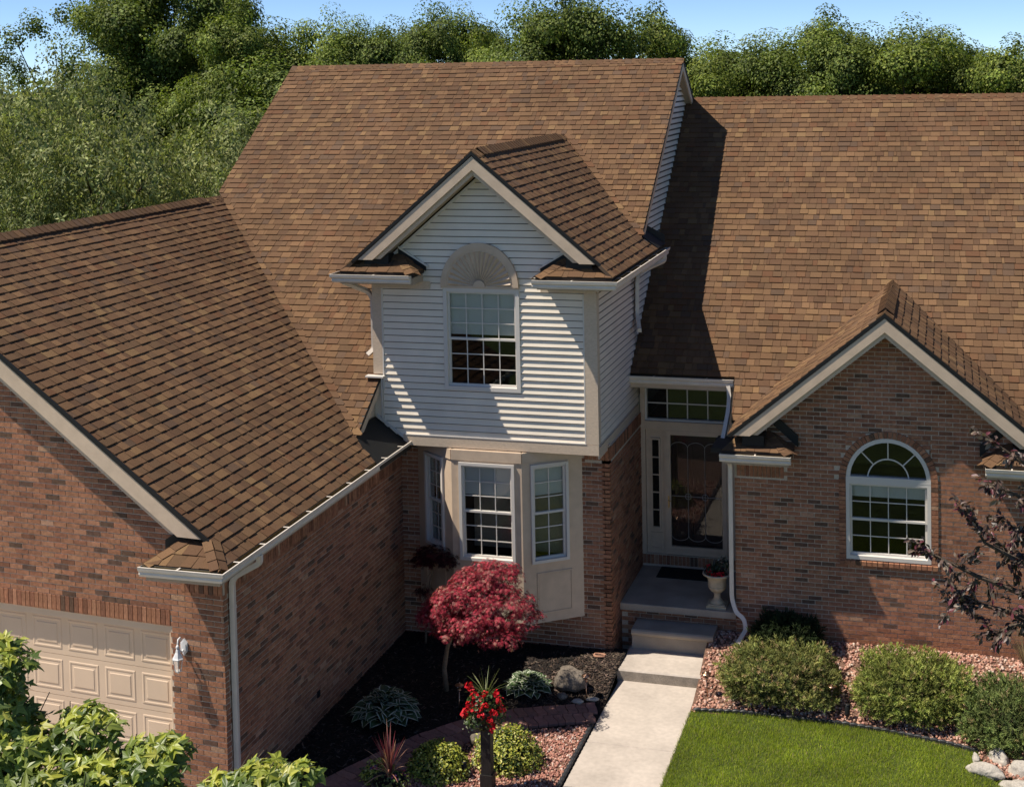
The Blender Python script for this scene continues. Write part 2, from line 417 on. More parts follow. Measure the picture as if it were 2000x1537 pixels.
# woven valleys: the last shingle of each course laps over onto the other slope
def valley(lo, hi, n_, nrm, dirx, wid=.12):
    lo, hi = Vector(lo), Vector(hi); nrm = Vector(nrm).normalized()
    for i in range(n_):
        q0 = lo.lerp(hi, i/n_); q1 = lo.lerp(hi, (i+1.12)/n_); k = wid*rng.uniform(.8, 1.25); e = Vector((dirx, 0, 0))
        a = (hi-lo).normalized()*.05
        A = [q0-e*.03+nrm*.030, q0+e*k*.7-a*.0+nrm*.026, q0+e*k+a+nrm*.022, q1+e*k*.9+nrm*.014, q1-e*.03+nrm*.016]
        B = [q-nrm*.020 for q in A]; n = 5
        mb = MB(); mb.add(A+B, [(0, 1, 2, 3, 4)]+[(j, (j+1) % n, n+(j+1) % n, n+j) for j in range(n)], shingle_tone()); mb.build('valley_shingle', m_sh, house)
Lg = math.hypot(XM0+8.49, (ZGA-z_gar(-8.49)))
valley(PM(-8.52, y_valley(-8.52)), PM(XGA+.1, y_valley(XGA+.1)), int(math.hypot(8.52+XGA, SG*(8.52+XGA))/EXPO), fm.n, 1)
valley(PM(XM1-.05, y_main(ZDA-SD*(XM1-.05-XDA))), PM(XDA+.06, yDA), int(1.9*math.hypot(1, SD)/EXPO), fm.n, 1, .10)
# ---- shingles: the 300 that show largest as objects, the rest as one part
for P in all_shingles: P.area = screen_area(P)
all_shingles.sort(key=lambda P: -P.area)
cache = {}
def place_pieces(ps, nm, rest_name, m, limit):
    k = 0; rest = MB()
    for P in ps:
        if k < limit and P.area > 0:
            key = (nm, P.full, round(P.u1-P.u0, 3), round(P.s1-P.s0, 3), P.t, P.tone) if P.full else None
            if key is None or key not in cache:
                mb = MB(); piece_into(mb, P, False); me = mb.mesh(nm, m)
                if key: cache[key] = me
            else: me = cache[key]
            o = bpy.data.objects.new(nm, me); C.objects.link(o); o.parent = P.parent
            o.matrix_basis = P.fr.matrix(P.u0, P.s0); k += 1
        else: piece_into(rest, P, True)
    o = rest.build(rest_name, m, house); stuff(o)
place_pieces(all_shingles, 'shingle', 'shingles', m_sh, 300)

# ---- ridge caps and ridge vents
def ridge(p0, p1, dA, dB, lift=0., wing=.15, vent=None, name='ridge_cap', expo=.143):
    p0, p1 = Vector(p0), Vector(p1); ax = (p1-p0).normalized(); Ln = (p1-p0).length
    dA = Vector(dA).normalized(); dB = Vector(dB).normalized()
    if vent:
        mb = MB(); a, b = vent
        for d in (dA, dB):
            up = Vector((0, 0, 1))
            q0, q1 = p0+ax*a, p0+ax*b
            mb.hexa([q0, q0+d*(wing-.01), q1+d*(wing-.01), q1, q0+up*.035, q0+d*(wing-.01)+up*.03, q1+d*(wing-.01)+up*.03, q1+up*.035])
        mb.build('ridge_vent', m_black, house)
    n = int(Ln/expo); e = Ln/n; ms = []
    for tn in range(6):
        mb = MB(); tone = shingle_tone()
        L2 = e*1.12
        for d in (dA, dB):
            dl = Vector((d.dot(ax), 0, 0)); 
            w0, w1 = .022, .004
            A = [ax*0+Vector((0, 0, w0)), ax*L2+Vector((0, 0, w1)), ax*L2+d*wing+Vector((0, 0, w1)), d*wing+Vector((0, 0, w0))]
            B = [q-Vector((0, 0, .016)) for q in A]
            mb.add(A+B, [(0, 1, 2, 3), (0, 4, 7, 3), (3, 7, 6, 2), (4, 5, 6, 7)], tone)
        ms.append(mb.mesh(name, m_sh))
    for i in range(n):
        o = bpy.data.objects.new(name, rng.choice(ms)); C.objects.link(o); o.parent = house
        o.matrix_parent_inverse = WM[house].inverted()
        s = i*e; lf = lift if (vent and vent[0] <= s+e*.5 <= vent[1]) else 0.004
        o.location = p0+ax*s+Vector((0, 0, lf))
ridge((XM0, YR, ZR), (XM1, YR, ZR), (0, -1, -SM), (0, 1, -SM))
ridge((XM1+.05, YR2, ZR2), (3.2, YR2, ZR2), (0, -1, -SR), (0, 1, -SR))
ridge((XGA, YGF+.35, ZGA), (XGA, yv0+.02, ZGA), (1, 0, -SG), (-1, 0, -SG), lift=.036, vent=(.5, yv0-YGF-1.1), wing=.16)
ridge((XDA, YDF, ZDA), (XDA, yDA+.02, ZDA), (1, 0, -SD), (-1, 0, -SD), lift=.036, vent=(.35, yDA-YDF-.45), wing=.16)
ridge((XRA, YRF, ZRA), (XRA, yA+.02, ZRA), (1, 0, -SRG), (-1, 0, -SRG), lift=.036, vent=(.32, 1.9), wing=.16)

# ------------------------------------------------------------------ gable rakes: fascia, rough frieze board, soffit
def rake(apex, sg, slope, zcut, yfac, ywall, h=.21, h2=.085, tilt=0., x0=-8.36):
    """boards along a gable slope, cut level at zcut; apex = (x, z) of the roof edge, sg = +1 down to the right"""
    ax, az = apex
    def quad(d0, d1, y0, y1, mb, zc):
        # d0 > d1: depths below the roof edge, measured down
        def X(d): return ax + sg*(az-d-zc)/slope
        p = [(ax, az-d0), (X(d0), zc), (X(d1), zc), (ax, az-d1)]
        mb.prism([(x, y0+tilt*(x0-x), z) for x, z in p], (0, y1-y0, 0))
    mb = MB(); quad(.055, .055+h, yfac, yfac+.035, mb, zcut); mb.build('rake_fascia', m_trim, house)
    mb = MB(); quad(.04+h, .055+h+h2, yfac+.05, yfac+.085, mb, zcut+.01); mb.build('frieze_board', m_rough, house)
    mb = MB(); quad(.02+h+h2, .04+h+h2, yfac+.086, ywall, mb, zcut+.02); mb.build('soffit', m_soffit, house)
    mb = MB(); quad(-.004, .056, yfac-.012, yfac+.03, mb, zcut-.02); mb.build('drip_edge', m_black, house)
for sg in (1, -1):
    rake((XDA, ZDA), sg, SD, 5.98, YDF, YD, h=.22)
    rake((XRA, ZRA), sg, SRG, 3.27, YRF, YRT, h=.22)
rake((XGA, ZGA), 1, SG, 3.33, YGF-.02, YG, h=.25, tilt=.075); rake((XGA, ZGA), -1, SG, 3.2, YGF+.35, YG+.3, h=.25)
# main right gable rakes (plane x = const)
def rake_x(x, ya, za, yb, zb, xw):
    def quad(dz0, dz1, x0, x1, mb):
        mb.hexa([(x0, ya, za+dz0), (x1, ya, za+dz0), (x1, yb, zb+dz0), (x0, yb, zb+dz0), (x0, ya, za+dz1), (x1, ya, za+dz1), (x1, yb, zb+dz1), (x0, yb, zb+dz1)])
    mb = MB(); quad(-.22, -.05, x-.03, x, mb); mb.build('rake_fascia', m_trim, house)
    mb = MB(); quad(-.2, -.18, xw, x-.031, mb); mb.build('soffit', m_soffit, house)
    mb = MB(); quad(-.05, .004, x-.03, x+.012, mb); mb.build('drip_edge', m_black, house)
rake_x(XM1-.005, YR, ZR, 22.95, z_main(22.95), XW)
rake_x(XM1-.005, YR, ZR, YR+1.35, ZR-1.35*SM, XW)
rake_x(-8.50, 20.2, z_main(20.2), y_valley(-8.5)+.02, z_main(y_valley(-8.5)+.02), -8.62)
mb = MB(); mb.prism([(-8.62, 20.24, z_gar(-8.62)), (-8.62, 20.24, z_main(20.24)-.2), (-8.62, 19.3, z_main(19.3)-.1), (-8.62, 19.3, z_gar(-8.62))], (.02, 0, 0)); mb.build('siding_wall', m_trim, house)

# ------------------------------------------------------------------ gutters
def sweep(mb, path, prof, mi, closed_ends=True):
    """path: horizontal polyline; prof: [(out, z)], out measured to the right of the travel direction"""
    pts = [Vector(p) for p in path]; n = len(prof); o = len(mb.v)
    for i, p in enumerate(pts):
        d0 = (pts[i]-pts[i-1]).normalized() if i > 0 else None
        d1 = (pts[i+1]-pts[i]).normalized() if i < len(pts)-1 else None
        r0 = Vector((d0.y, -d0.x, 0)) if d0 else None; r1 = Vector((d1.y, -d1.x, 0)) if d1 else None
        if r0 and r1:
            r = (r0+r1).normalized(); r = r/max(.3, r.dot(r0))
        else: r = r0 or r1
        for a, z in prof: mb.v.append(p+r*a+Vector((0, 0, z)))
    for i in range(len(pts)-1):
        for k in range(n-1):
            mb.f.append([o+i*n+k, o+i*n+k+1, o+(i+1)*n+k+1, o+(i+1)*n+k]); mb.c.append((1, 1, 1)); mb.m.append(mi)
    return o
def gutter(path, hang=True, ends=(True, True)):
    """path runs along the back (fascia side) of the gutter at its top; trough opens to the right of travel"""
    mb = MB()
    outer = [(0, 0), (0, -.115), (.065, -.115), (.078, -.085), (.07, -.06), (.098, -.035), (.104, 0)]
    lip = [(.104, 0), (.106, .008), (.092, .010), (.090, -.002)]
    inner = [(.090, -.002), (.088, -.032), (.062, -.06), (.068, -.084), (.058, -.106), (.006, -.106), (.006, .0)]
    sweep(mb, path, outer, 0); sweep(mb, path, lip, 0); sweep(mb, path, inner, 1)
    P = [Vector(p) for p in path]
    for e, on in ((0, ends[0]), (-1, ends[1])):
        if not on: continue
        d = (P[1]-P[0]).normalized() if e == 0 else (P[-1]-P[-2]).normalized()
        r = Vector((d.y, -d.x, 0)); q = P[e]
        mb.prism([q+r*a+Vector((0, 0, z)) for a, z in outer], tuple(d*(.004 if e else -.004)))
    g = mb.build('gutter', [m_gut, m_gutin], house)
    if hang:
        for i in range(len(P)-1):
            d = (P[i+1]-P[i]); L_ = d.length; d = d.normalized(); r = Vector((d.y, -d.x, 0)); n = max(1, int(L_/.62))
            for k in range(n):
                q = P[i]+d*(L_*(k+.5)/n); b = MB()
                b.hexa([q+r*.0-d*.012+Vector((0, 0, .001)), q+r*.1-d*.012+Vector((0, 0, .003)), q+r*.1+d*.012+Vector((0, 0, .003)), q+d*.012+Vector((0, 0, .001)),
                        q-d*.012+Vector((0, 0, .006)), q+r*.1-d*.012+Vector((0, 0, .009)), q+r*.1+d*.012+Vector((0, 0, .009)), q+d*.012+Vector((0, 0, .006))])
                h = b.build('gutter_hanger', m_gut, g)
    return g
gutter([(-9.10, YGR+.02, 3.10), (XGE, YGR+.02, 3.10), (XGE, 20.22, 3.10)])
gutter([(XDEL, 21.2, 5.765), (XDEL, YDR-.01, 5.765), (-7.76, YDR-.01, 5.765)])
gutter([(-5.83, YDR-.01, 5.745), (XDE-.02, YDR-.01, 5.745), (XDE-.02, 23.8, 5.745)])
gutter([(XW-.02, yE+.03, 3.775), (-3.28, yE+.03, 3.775)])
gutter([(XRE-.12, YRF-.01, 2.995), (-2.21, YRF-.01, 2.995)])
gutter([(.57, YRF-.01, 2.995), (2.0, YRF-.01, 2.995)])
# soffit boxes and fascias below the gutters
def bx(name, m, x0, x1, y0, y1, z0, z1, lab=None):
    mb = MB(); mb.box(x0, x1, y0, y1, z0, z1); o = mb.build(name, m, house)
    if lab: o['label'] = lab
    return o
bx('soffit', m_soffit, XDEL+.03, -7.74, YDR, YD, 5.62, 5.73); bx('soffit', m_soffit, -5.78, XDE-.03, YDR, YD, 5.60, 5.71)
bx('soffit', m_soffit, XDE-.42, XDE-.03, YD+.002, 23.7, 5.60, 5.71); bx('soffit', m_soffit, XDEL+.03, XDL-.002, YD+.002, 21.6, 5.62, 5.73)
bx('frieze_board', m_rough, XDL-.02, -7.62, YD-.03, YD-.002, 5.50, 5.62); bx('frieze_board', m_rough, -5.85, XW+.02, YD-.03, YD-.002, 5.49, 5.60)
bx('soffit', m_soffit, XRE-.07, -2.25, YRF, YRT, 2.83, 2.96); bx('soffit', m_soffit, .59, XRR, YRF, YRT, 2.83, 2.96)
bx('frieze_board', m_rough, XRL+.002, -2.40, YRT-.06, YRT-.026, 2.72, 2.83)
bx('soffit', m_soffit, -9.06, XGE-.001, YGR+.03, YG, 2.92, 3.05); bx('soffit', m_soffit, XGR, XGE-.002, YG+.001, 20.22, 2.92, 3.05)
bx('fascia', m_trim, XW+.0, -3.26, yE+.035, yE+.07, 3.58, 3.80); bx('soffit', m_soffit, XW, -3.26, yE+.07, YE, 3.56, 3.60)
# return end flashings (dark diagonals on the gable walls)
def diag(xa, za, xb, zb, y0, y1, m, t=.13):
    mb = MB(); mb.hexa([(xa, y0, za), (xb, y0, zb), (xb, y1, zb), (xa, y1, za), (xa, y0, za+t), (xb, y0, zb+t), (xb, y1, zb+t), (xa, y1, za+t)]); mb.build('flashing_or_shade_fill', m, house)
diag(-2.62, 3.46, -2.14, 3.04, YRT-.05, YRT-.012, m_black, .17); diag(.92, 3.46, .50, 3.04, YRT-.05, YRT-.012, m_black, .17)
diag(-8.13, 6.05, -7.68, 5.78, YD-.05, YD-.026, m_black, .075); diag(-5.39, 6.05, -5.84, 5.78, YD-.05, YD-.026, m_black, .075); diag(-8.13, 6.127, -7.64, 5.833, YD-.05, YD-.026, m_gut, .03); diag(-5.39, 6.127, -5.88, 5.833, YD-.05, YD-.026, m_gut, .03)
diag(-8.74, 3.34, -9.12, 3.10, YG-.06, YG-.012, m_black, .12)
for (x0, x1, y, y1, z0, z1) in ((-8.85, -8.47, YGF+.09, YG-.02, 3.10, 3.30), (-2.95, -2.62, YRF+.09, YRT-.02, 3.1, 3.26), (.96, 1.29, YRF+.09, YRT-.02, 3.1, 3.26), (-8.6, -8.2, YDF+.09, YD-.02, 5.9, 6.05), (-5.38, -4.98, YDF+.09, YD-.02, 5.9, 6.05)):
    bx('flashing_or_shade_fill', m_black, x0, x1, y, y1, z0, z1)  # black fill boxes stand in for deep shade under the rakes
bx('flashing_or_shade_fill', m_black, -3.42, -3.12, 21.0, 21.75, 2.98, 3.05)  # black box standing in for the return's shaded hip end
# ------------------------------------------------------------------ brick walls
BR_TONES = [((.385, .178, .100), 34), ((.345, .156, .088), 28), ((.30, .134, .078), 18), ((.43, .212, .122), 13), ((.235, .106, .064), 11), ((.150, .086, .058), 8), ((.45, .26, .16), 2)]
BR_T = [t for t, k in BR_TONES for _ in range(k)]
BQ = {}
def brick_tone(dark=1.):
    i = rng.randrange(len(BR_T)); k = (BR_T[i], rng.randrange(3))
    if k not in BQ: BQ[k] = jit(BR_T[i], .09)
    return BQ[k]
CO, BL = .0677, .2032
all_bricks = []
def brick_wall(fr, convs, lab, z0=0., skip=None, depth=.0, th=.12, phase=0., bands=()):
    mb = MB()
    for c in convs: mb.prism([fr.p(u, s, 0) for u, s in c], tuple(fr.n*-th))
    o = mb.build('brick_wall', m_mortar, house); o['label'] = lab
    us = [q[0] for c in convs for q in c]; ss = [q[1] for c in convs for q in c]
    rows = []; k0 = math.floor((min(ss)-z0)/CO)
    for k in range(k0, math.ceil((max(ss)-z0)/CO)+1):
        s0 = z0+k*CO+.0065; s1 = s0+CO-.013
        off = (BL/2 if k % 2 else 0)+phase
        i0 = math.floor((min(us)-off)/BL)-1; cells = []
        u = off+i0*BL
        while u < max(us):
            if not (skip and skip(u+BL/2-.005, (s0+s1)/2)):
                cells.append((u+.005+rng.uniform(-.002, .002), u+BL-.005+rng.uniform(-.002, .002), brick_tone(), .006+rng.choice([0, .001, .002, .003]), 0))
            u += BL
        rows.append((s0, s1, cells))
    ps = pieces_from_rows(fr, convs, rows, None, lambda s, a, b, t: t, sink=-.002, minarea=8e-4)
    for P in ps: P.parent = o
    all_bricks.extend(ps)
    return o
def soldier(fr, o, u0, u1, s0, s1, h=.012, w_=.0677):
    n = max(1, round((u1-u0)/w_)); w_ = (u1-u0)/n
    rows = [(s0, s1, [(u0+i*w_+.005, u0+(i+1)*w_-.004, brick_tone(), h+rng.choice([0, .002]), 0) for i in range(n)])]
    ps = pieces_from_rows(fr, [[(u0, s0), (u1, s0), (u1, s1), (u0, s1)]], rows, None, lambda s, a, b, t: t)
    for P in ps: P.parent = o
    all_bricks.extend(ps)
Z = (0, 0, 1)
TILT = .075
_eu = Vector((1, -TILT, 0)).normalized()
f_g = Fr(Vector((XGR, YG, 0))-_eu*XGR, _eu, Z, (-TILT, -1, 0))
DX0, DX1, DZT = -14.1, -9.152, 2.105              # garage door opening
gw = brick_wall(f_g, [[(XGL+.3, -.4), (DX0, -.4), (DX0, 2.304), (XGL+.3, 2.304)], [(DX1, -.4), (XGR, -.4), (XGR, 2.304), (DX1, 2.304)],
                      [(XGL+.3, 2.304), (XGR, 2.304), (XGR, z_gar(XGR)-.02), (XGA, ZGA-.03), (XGL+.3, z_gar(XGR)-.1)]], 'front wall of the garage above and beside the door',
                skip=lambda u, s: (DX0 < u < DX1 and s < 2.304) or (u > -8.92 and 2.56 < s < 2.76), phase=.01)
soldier(f_g, gw, -12.5, DX1-.001, DZT, 2.300, h=.014)
mb = MB(); f_g.box(mb, DX0, DX1, DZT-.002, 2.303, -.12, -.001); mb.build('lintel', m_mortar, house)
soldier(f_g, gw, -8.99, XGR-.002, 2.56, 2.757, h=.009)
f_gs = Fr((XGR, 0, 0), (0, 1, 0), Z, (1, 0, 0))
gs = brick_wall(f_gs, [[(YG, -.45), (YBK, -.45), (YBK, 3.02), (YG, 3.02)]], 'long shaded side wall of the garage wing', skip=lambda u, s: 2.56 < s < 2.76, phase=.1, th=.006)
soldier(f_gs, gs, YG+.03, YBK, 2.56, 2.757, h=.009)
mb = MB(); mb.box(XGR+.006, XGR+.02, 17.45, 17.53, .20, .29); o = mb.build('wall_vent', m_black, house)
# wall behind the bay, and the brick pier beside it
f_b = Fr((0, YBK, 0), (1, 0, 0), Z, (0, -1, 0))
bw = brick_wall(f_b, [[(XGR, -.4), (XWB, -.4), (XWB, 3.06), (XGR, 3.06)]], 'brick wall around the bay window', skip=lambda u, s: (-7.9 < u < -5.6 and s > .62) or (u > -5.4 and 2.80 < s < 3.02), phase=.04)
soldier(f_b, bw, -5.36, XWB-.002, 2.82, 3.02)
f_e = Fr((XWB, 0, 0), (0, 1, 0), Z, (1, 0, 0))
ew = brick_wall(f_e, [[(YBK, -.4), (YE, -.4), (YE, 3.03), (YBK, 3.03)]], 'left brick wall of the entry recess', skip=lambda u, s: 2.80 < s < 3.02, phase=.1)
soldier(f_e, ew, YBK, YE, 2.82, 3.02)
# right gable wall with the arched window
f_r = Fr((0, YRT, 0), (1, 0, 0), Z, (0, -1, 0))
RX0, RX1, RZ0, RZS, RRX, RRZ = -1.435, -.195, 1.37, 2.60, .62, .635
RCX = (RX0+RX1)/2
arc = [(RCX-RRX*math.cos(math.pi*i/16), RZS+RRZ*math.sin(math.pi*i/16)) for i in range(17)]
ztop = 3.30
span = [[arc[i], arc[i+1], (arc[i+1][0], ztop), (arc[i][0], ztop)] for i in range(16)]
apz = ZRA-.14
conv_r = [[(XRL, -.3), (RX0, -.3), (RX0, ztop), (XRL, ztop)], [(RX1, -.3), (1.47, -.3), (1.47, ztop), (RX1, ztop)], [(RX0, -.3), (RX1, -.3), (RX1, RZ0), (RX0, RZ0)],
          [(XRL, ztop), (1.47, ztop), (XRA, apz)]]
def skip_r(u, s):
    if s < RZS: return (RX0-.15 < u < RX0+.04 or RX1-.04 < u < RX1+.15) and s > RZ0-.12 and False
    e = math.hypot((u-RCX)/(RRX+.11), (s-RZS)/(RRZ+.11)); return e < .97
rw = brick_wall(f_r, conv_r, 'front wall of the arched window gable', skip=lambda u, s: skip_r(u, s) or (u < -2.42 and 2.535 < s < 2.74), phase=.02)
mb = MB()
for q in span: mb.prism([f_r.p(u, s, -.0005) for u, s in q], tuple(f_r.n*-.11))
mb.build('brick_wall', m_mortar, rw)
ps = pieces_from_rows(f_r, span, [(ztop-CO*k+.005-CO*1, ztop-CO*k-.005, [(RX0-.1+BL*j+(BL/2 if k % 2 else 0), RX0-.1+BL*(j+1)-.01+(BL/2 if k % 2 else 0), brick_tone(), .011, 0) for j in range(-1, 8) if not skip_r(RX0+BL*j+(BL/2 if k % 2 else 0), ztop-CO*(k+.5))]) for k in range(10)], None, lambda s, a, b, t: t)
for P in ps: P.parent = rw
all_bricks.extend(ps)
soldier(f_r, rw, XRL+.03, -2.36, 2.535, 2.735)
# rowlock ring round the arch, header columns and sill
def ring_brick(poly, h, parent):
    P = Piece(); P.pl = poly; P.tone = brick_tone(); P.fr = f_r; P.t = h; P.full = False; P.u0, P.s0 = poly[0]; P.u1, P.s1 = P.u0, P.s0; P.h = lambda s: h; P.sink = -.002; P.parent = parent; all_bricks.append(P)
nr_ = 32
for i in range(nr_):
    a0 = math.pi*i/nr_+.008; a1 = math.pi*(i+1)/nr_-.008
    def pt(a, e): return (RCX-(RRX+e)*math.cos(a), RZS+(RRZ+e)*math.sin(a))
    ring_brick([pt(a0, .004), pt(a1, .004), pt(a1, .102), pt(a0, .102)], .026, rw)
k = RZS-.006
while k > RZ0-.02:
    for u0, u1 in ((RX0-.104, RX0-.004), (RX1+.004, RX1+.104)):
        ring_brick([(u0, k-.0577), (u1, k-.0577), (u1, k), (u0, k)], .024, rw)
    k -= CO
mb = MB(); mb.box(RX0-.11, RX1+.11, YRT-.018, YRT+.002, RZ0-.02, RZS); 
n = 18; wd = (RX1-RX0+.2)/n
for i in range(n):
    u = RX0-.1+i*wd; b = MB(); tn = brick_tone()
    b.hexa([(u+.005, YRT-.045, RZ0-.085), (u+wd-.005, YRT-.045, RZ0-.085), (u+wd-.005, YRT+.05, RZ0-.085), (u+.005, YRT+.05, RZ0-.085),
            (u+.005, YRT-.045, RZ0-.025), (u+wd-.005, YRT-.045, RZ0-.025), (u+wd-.005, YRT+.05, RZ0-.003), (u+.005, YRT+.05, RZ0-.003)], tn)
    b.build('brick', m_brick, rw)
# walls further right, beyond the frame
f_gr = Fr((1.47, 0, 0), (0, 1, 0), Z, (1, 0, 0)); brick_wall(f_gr, [[(YRT+.12, -.3), (22.9, -.3), (22.9, 3.2), (YRT+.12, 3.2)]], 'right side wall of the arched window bay', th=.02)
f_rr = Fr((0, 22.9, 0), (1, 0, 0), Z, (0, -1, 0)); brick_wall(f_rr, [[(1.47, -.5), (6.8, -.5), (6.8, 3.75), (1.47, 3.75)]], 'front wall to the right of the arched window bay')
mb = MB(); mb.prism([(6.8, 22.9, -.5), (6.8, 33.4, -.5), (6.8, 33.4, 3.7), (6.8, YR2, ZR2-.15), (6.8, 22.9, 3.75)], (-.1, 0, 0)); o = mb.build('siding_wall', m_mortar, house); o['label'] = 'end wall of the right wing'
mb = MB(); mb.box(-17.8, 6.8, 33.3, 33.4, -.5, 3.7); o = mb.build('back_wall', m_mortar, house)
# low rowlock under the door
f_d = Fr((0, YE-.02, 0), (1, 0, 0), Z, (0, -1, 0))
mb = MB(); mb.box(XWB, XRL, YE-.019, YE+.1, .2, .6); o = mb.build('brick_wall', m_mortar, house); o['label'] = 'low brick course under the front door'
soldier(f_d, o, XWB+.01, XRL-.01, .43, .585)
for P in all_bricks: P.area = screen_area(P)
all_bricks.sort(key=lambda P: -P.area)
place_pieces(all_bricks, 'brick', 'bricks', m_brick, 280)

# ------------------------------------------------------------------ white siding
WHITE = (.83, .725, .585)
m_lap_shadow = mat('lap_shadow_backing', (.10, .09, .08), rough=.9)  # dark backing shown in the plank gaps, a painted shadow line under each lap
def siding(fr, convs, lab, course=.104, s_base=0., gap=.016):
    """frame axis s points DOWN"""
    mb = MB()
    for c in convs: mb.prism([fr.p(u, s, 0) for u, s in c], tuple(fr.n*-.08))
    o = mb.build('siding_wall', m_lap_shadow, house); o['label'] = lab
    us = [q[0] for c in convs for q in c]; ss = [q[1] for c in convs for q in c]
    rows = []; k = math.floor((min(ss)-s_base)/course)
    while s_base+k*course < max(ss):
        s0 = s_base+k*course
        rows.append((s0+gap, s0+course, [(min(us)-1, max(us)+1, jit(WHITE, .02), .024, 0)])); k += 1
    ps = pieces_from_rows(fr, convs, rows, None, lambda s, a, b, t: .003+t*max(0, (s-a)/(b-a))**1.0, sink=-.001, minarea=3e-4)
    for P in ps:
        mb = MB(); n = len(P.pl)
        piece_into(mb, P, True); p = mb.build('plank', m_siding, o)
    return o
f_df = Fr((0, YD, 0), (1, 0, 0), (0, 0, -1), (0, -1, 0))
WX0, WX1, WZ0, WZ1 = -7.415, -6.19, 3.945, 5.53
L0, R0 = -8.44, -5.175
apx = 7.24
def zg(x): return apx-SD*abs(x-XDA)
siding(f_df, [[(L0, -3.2), (WX0, -3.2), (WX0, -5.53), (L0, -5.53)], [(WX1, -3.2), (R0, -3.2), (R0, -5.53), (WX1, -5.53)], [(WX0, -3.2), (WX1, -3.2), (WX1, -WZ0), (WX0, -WZ0)],
              [(L0, -5.53), (R0, -5.53), (R0, -zg(R0)), (XDA, -apx), (L0, -zg(L0))]], 'front siding of the dormer', s_base=-3.205)
f_dr = Fr((XW, 0, 0), (0, 1, 0), (0, 0, -1), (1, 0, 0))
siding(f_dr, [[(YD+.03, -3.1), (YE-.02, -3.1), (YE-.02, -5.72), (YD+.03, -5.72)], [(22.6, -5.68), (23.0, -z_main(23.0)+.1), (YR, -ZR+.16), (YR+1.3, -ZR+.16+1.3*SM), (YR+1.3, -6.5), (YE, -3.2)]], 'right side siding of the dormer and tall gable', s_base=-3.205, gap=.036)
bx('corner_board', m_rough, R0-.002, XW+.028, YD-.034, YD+.0, 3.21, 5.49); bx('corner_board', m_rough, XW+.0, XW+.028, YD+.001, YD+.12, 3.21, 5.49)
bx('corner_board', m_rough, XDL-.02, L0, YD-.034, YD+.0, z_main(YD)+.04, 5.50)
bx('trim_board', m_vinyl, L0+.002, L0+.022, YD-.036, YD-.003, 3.9, 5.5); bx('trim_board', m_vinyl, R0-.022, R0-.003, YD-.036, YD-.003, 3.21, 5.48)
bx('band_board', m_rough, -8.12, XW+.028, YD-.036, YD+.0, 3.045, 3.205); bx('band_board', m_rough, XW, XW+.03, YD+.001, YE-.02, 2.985, 3.16)
bx('drip_edge', m_vinyl, -8.10, R0, YD-.042, YD-.0, 3.207, 3.222)
bx('soffit', m_soffit, XGR, XW, YD+.0, YBK, 3.03, 3.044); bx('flashing_or_shade_fill', m_vinyl, -8.70, -8.40, 20.12, 20.24, z_main(20.2)+.03, z_main(20.2)+.055)
mb = MB(); mb.hexa([(-8.56, YD-.035, z_gar(-8.56)+.03), (-8.06, YD-.035, z_gar(-8.06)+.03), (-8.06, YD, z_gar(-8.06)+.03), (-8.56, YD, z_gar(-8.56)+.03), (-8.56, YD-.035, z_gar(-8.56)+.075), (-8.06, YD-.035, z_gar(-8.06)+.075), (-8.06, YD, z_gar(-8.06)+.075), (-8.56, YD, z_gar(-8.56)+.075)]); mb.build('trim_board', m_vinyl, house)
mb = MB(); mb.prism([(-8.60, YD+.002, z_gar(-8.6)), (-8.1, YD+.002, z_gar(-8.1)), (-8.1, YD+.002, 3.3), (-8.43, YD+.002, 3.4), (-8.43, YD+.002, z_main(YD)), (-8.60, YD+.002, z_main(YD))], (0, .05, 0), WHITE); mb.build('siding_wall', m_siding, house)
bx('trim_board', m_vinyl, -8.475, -8.45, YD-.04, YD+.0, 3.42, z_main(YD)-.02)
# gable trim under the rakes of the dormer
for sg in (1, -1):
    mb = MB(); a = (XDA, apx); b = (XDA+sg*1.62, apx-SD*1.62)
    mb.hexa([(a[0], YD-.035, a[1]-.03), (b[0], YD-.035, b[1]-.03), (b[0], YD, b[1]-.03), (a[0], YD, a[1]-.03), (a[0], YD-.035, a[1]+.02), (b[0], YD-.035, b[1]+.02), (b[0], YD, b[1]+.02), (a[0], YD, a[1]+.02)]); mb.build('trim_board', m_vinyl, house)
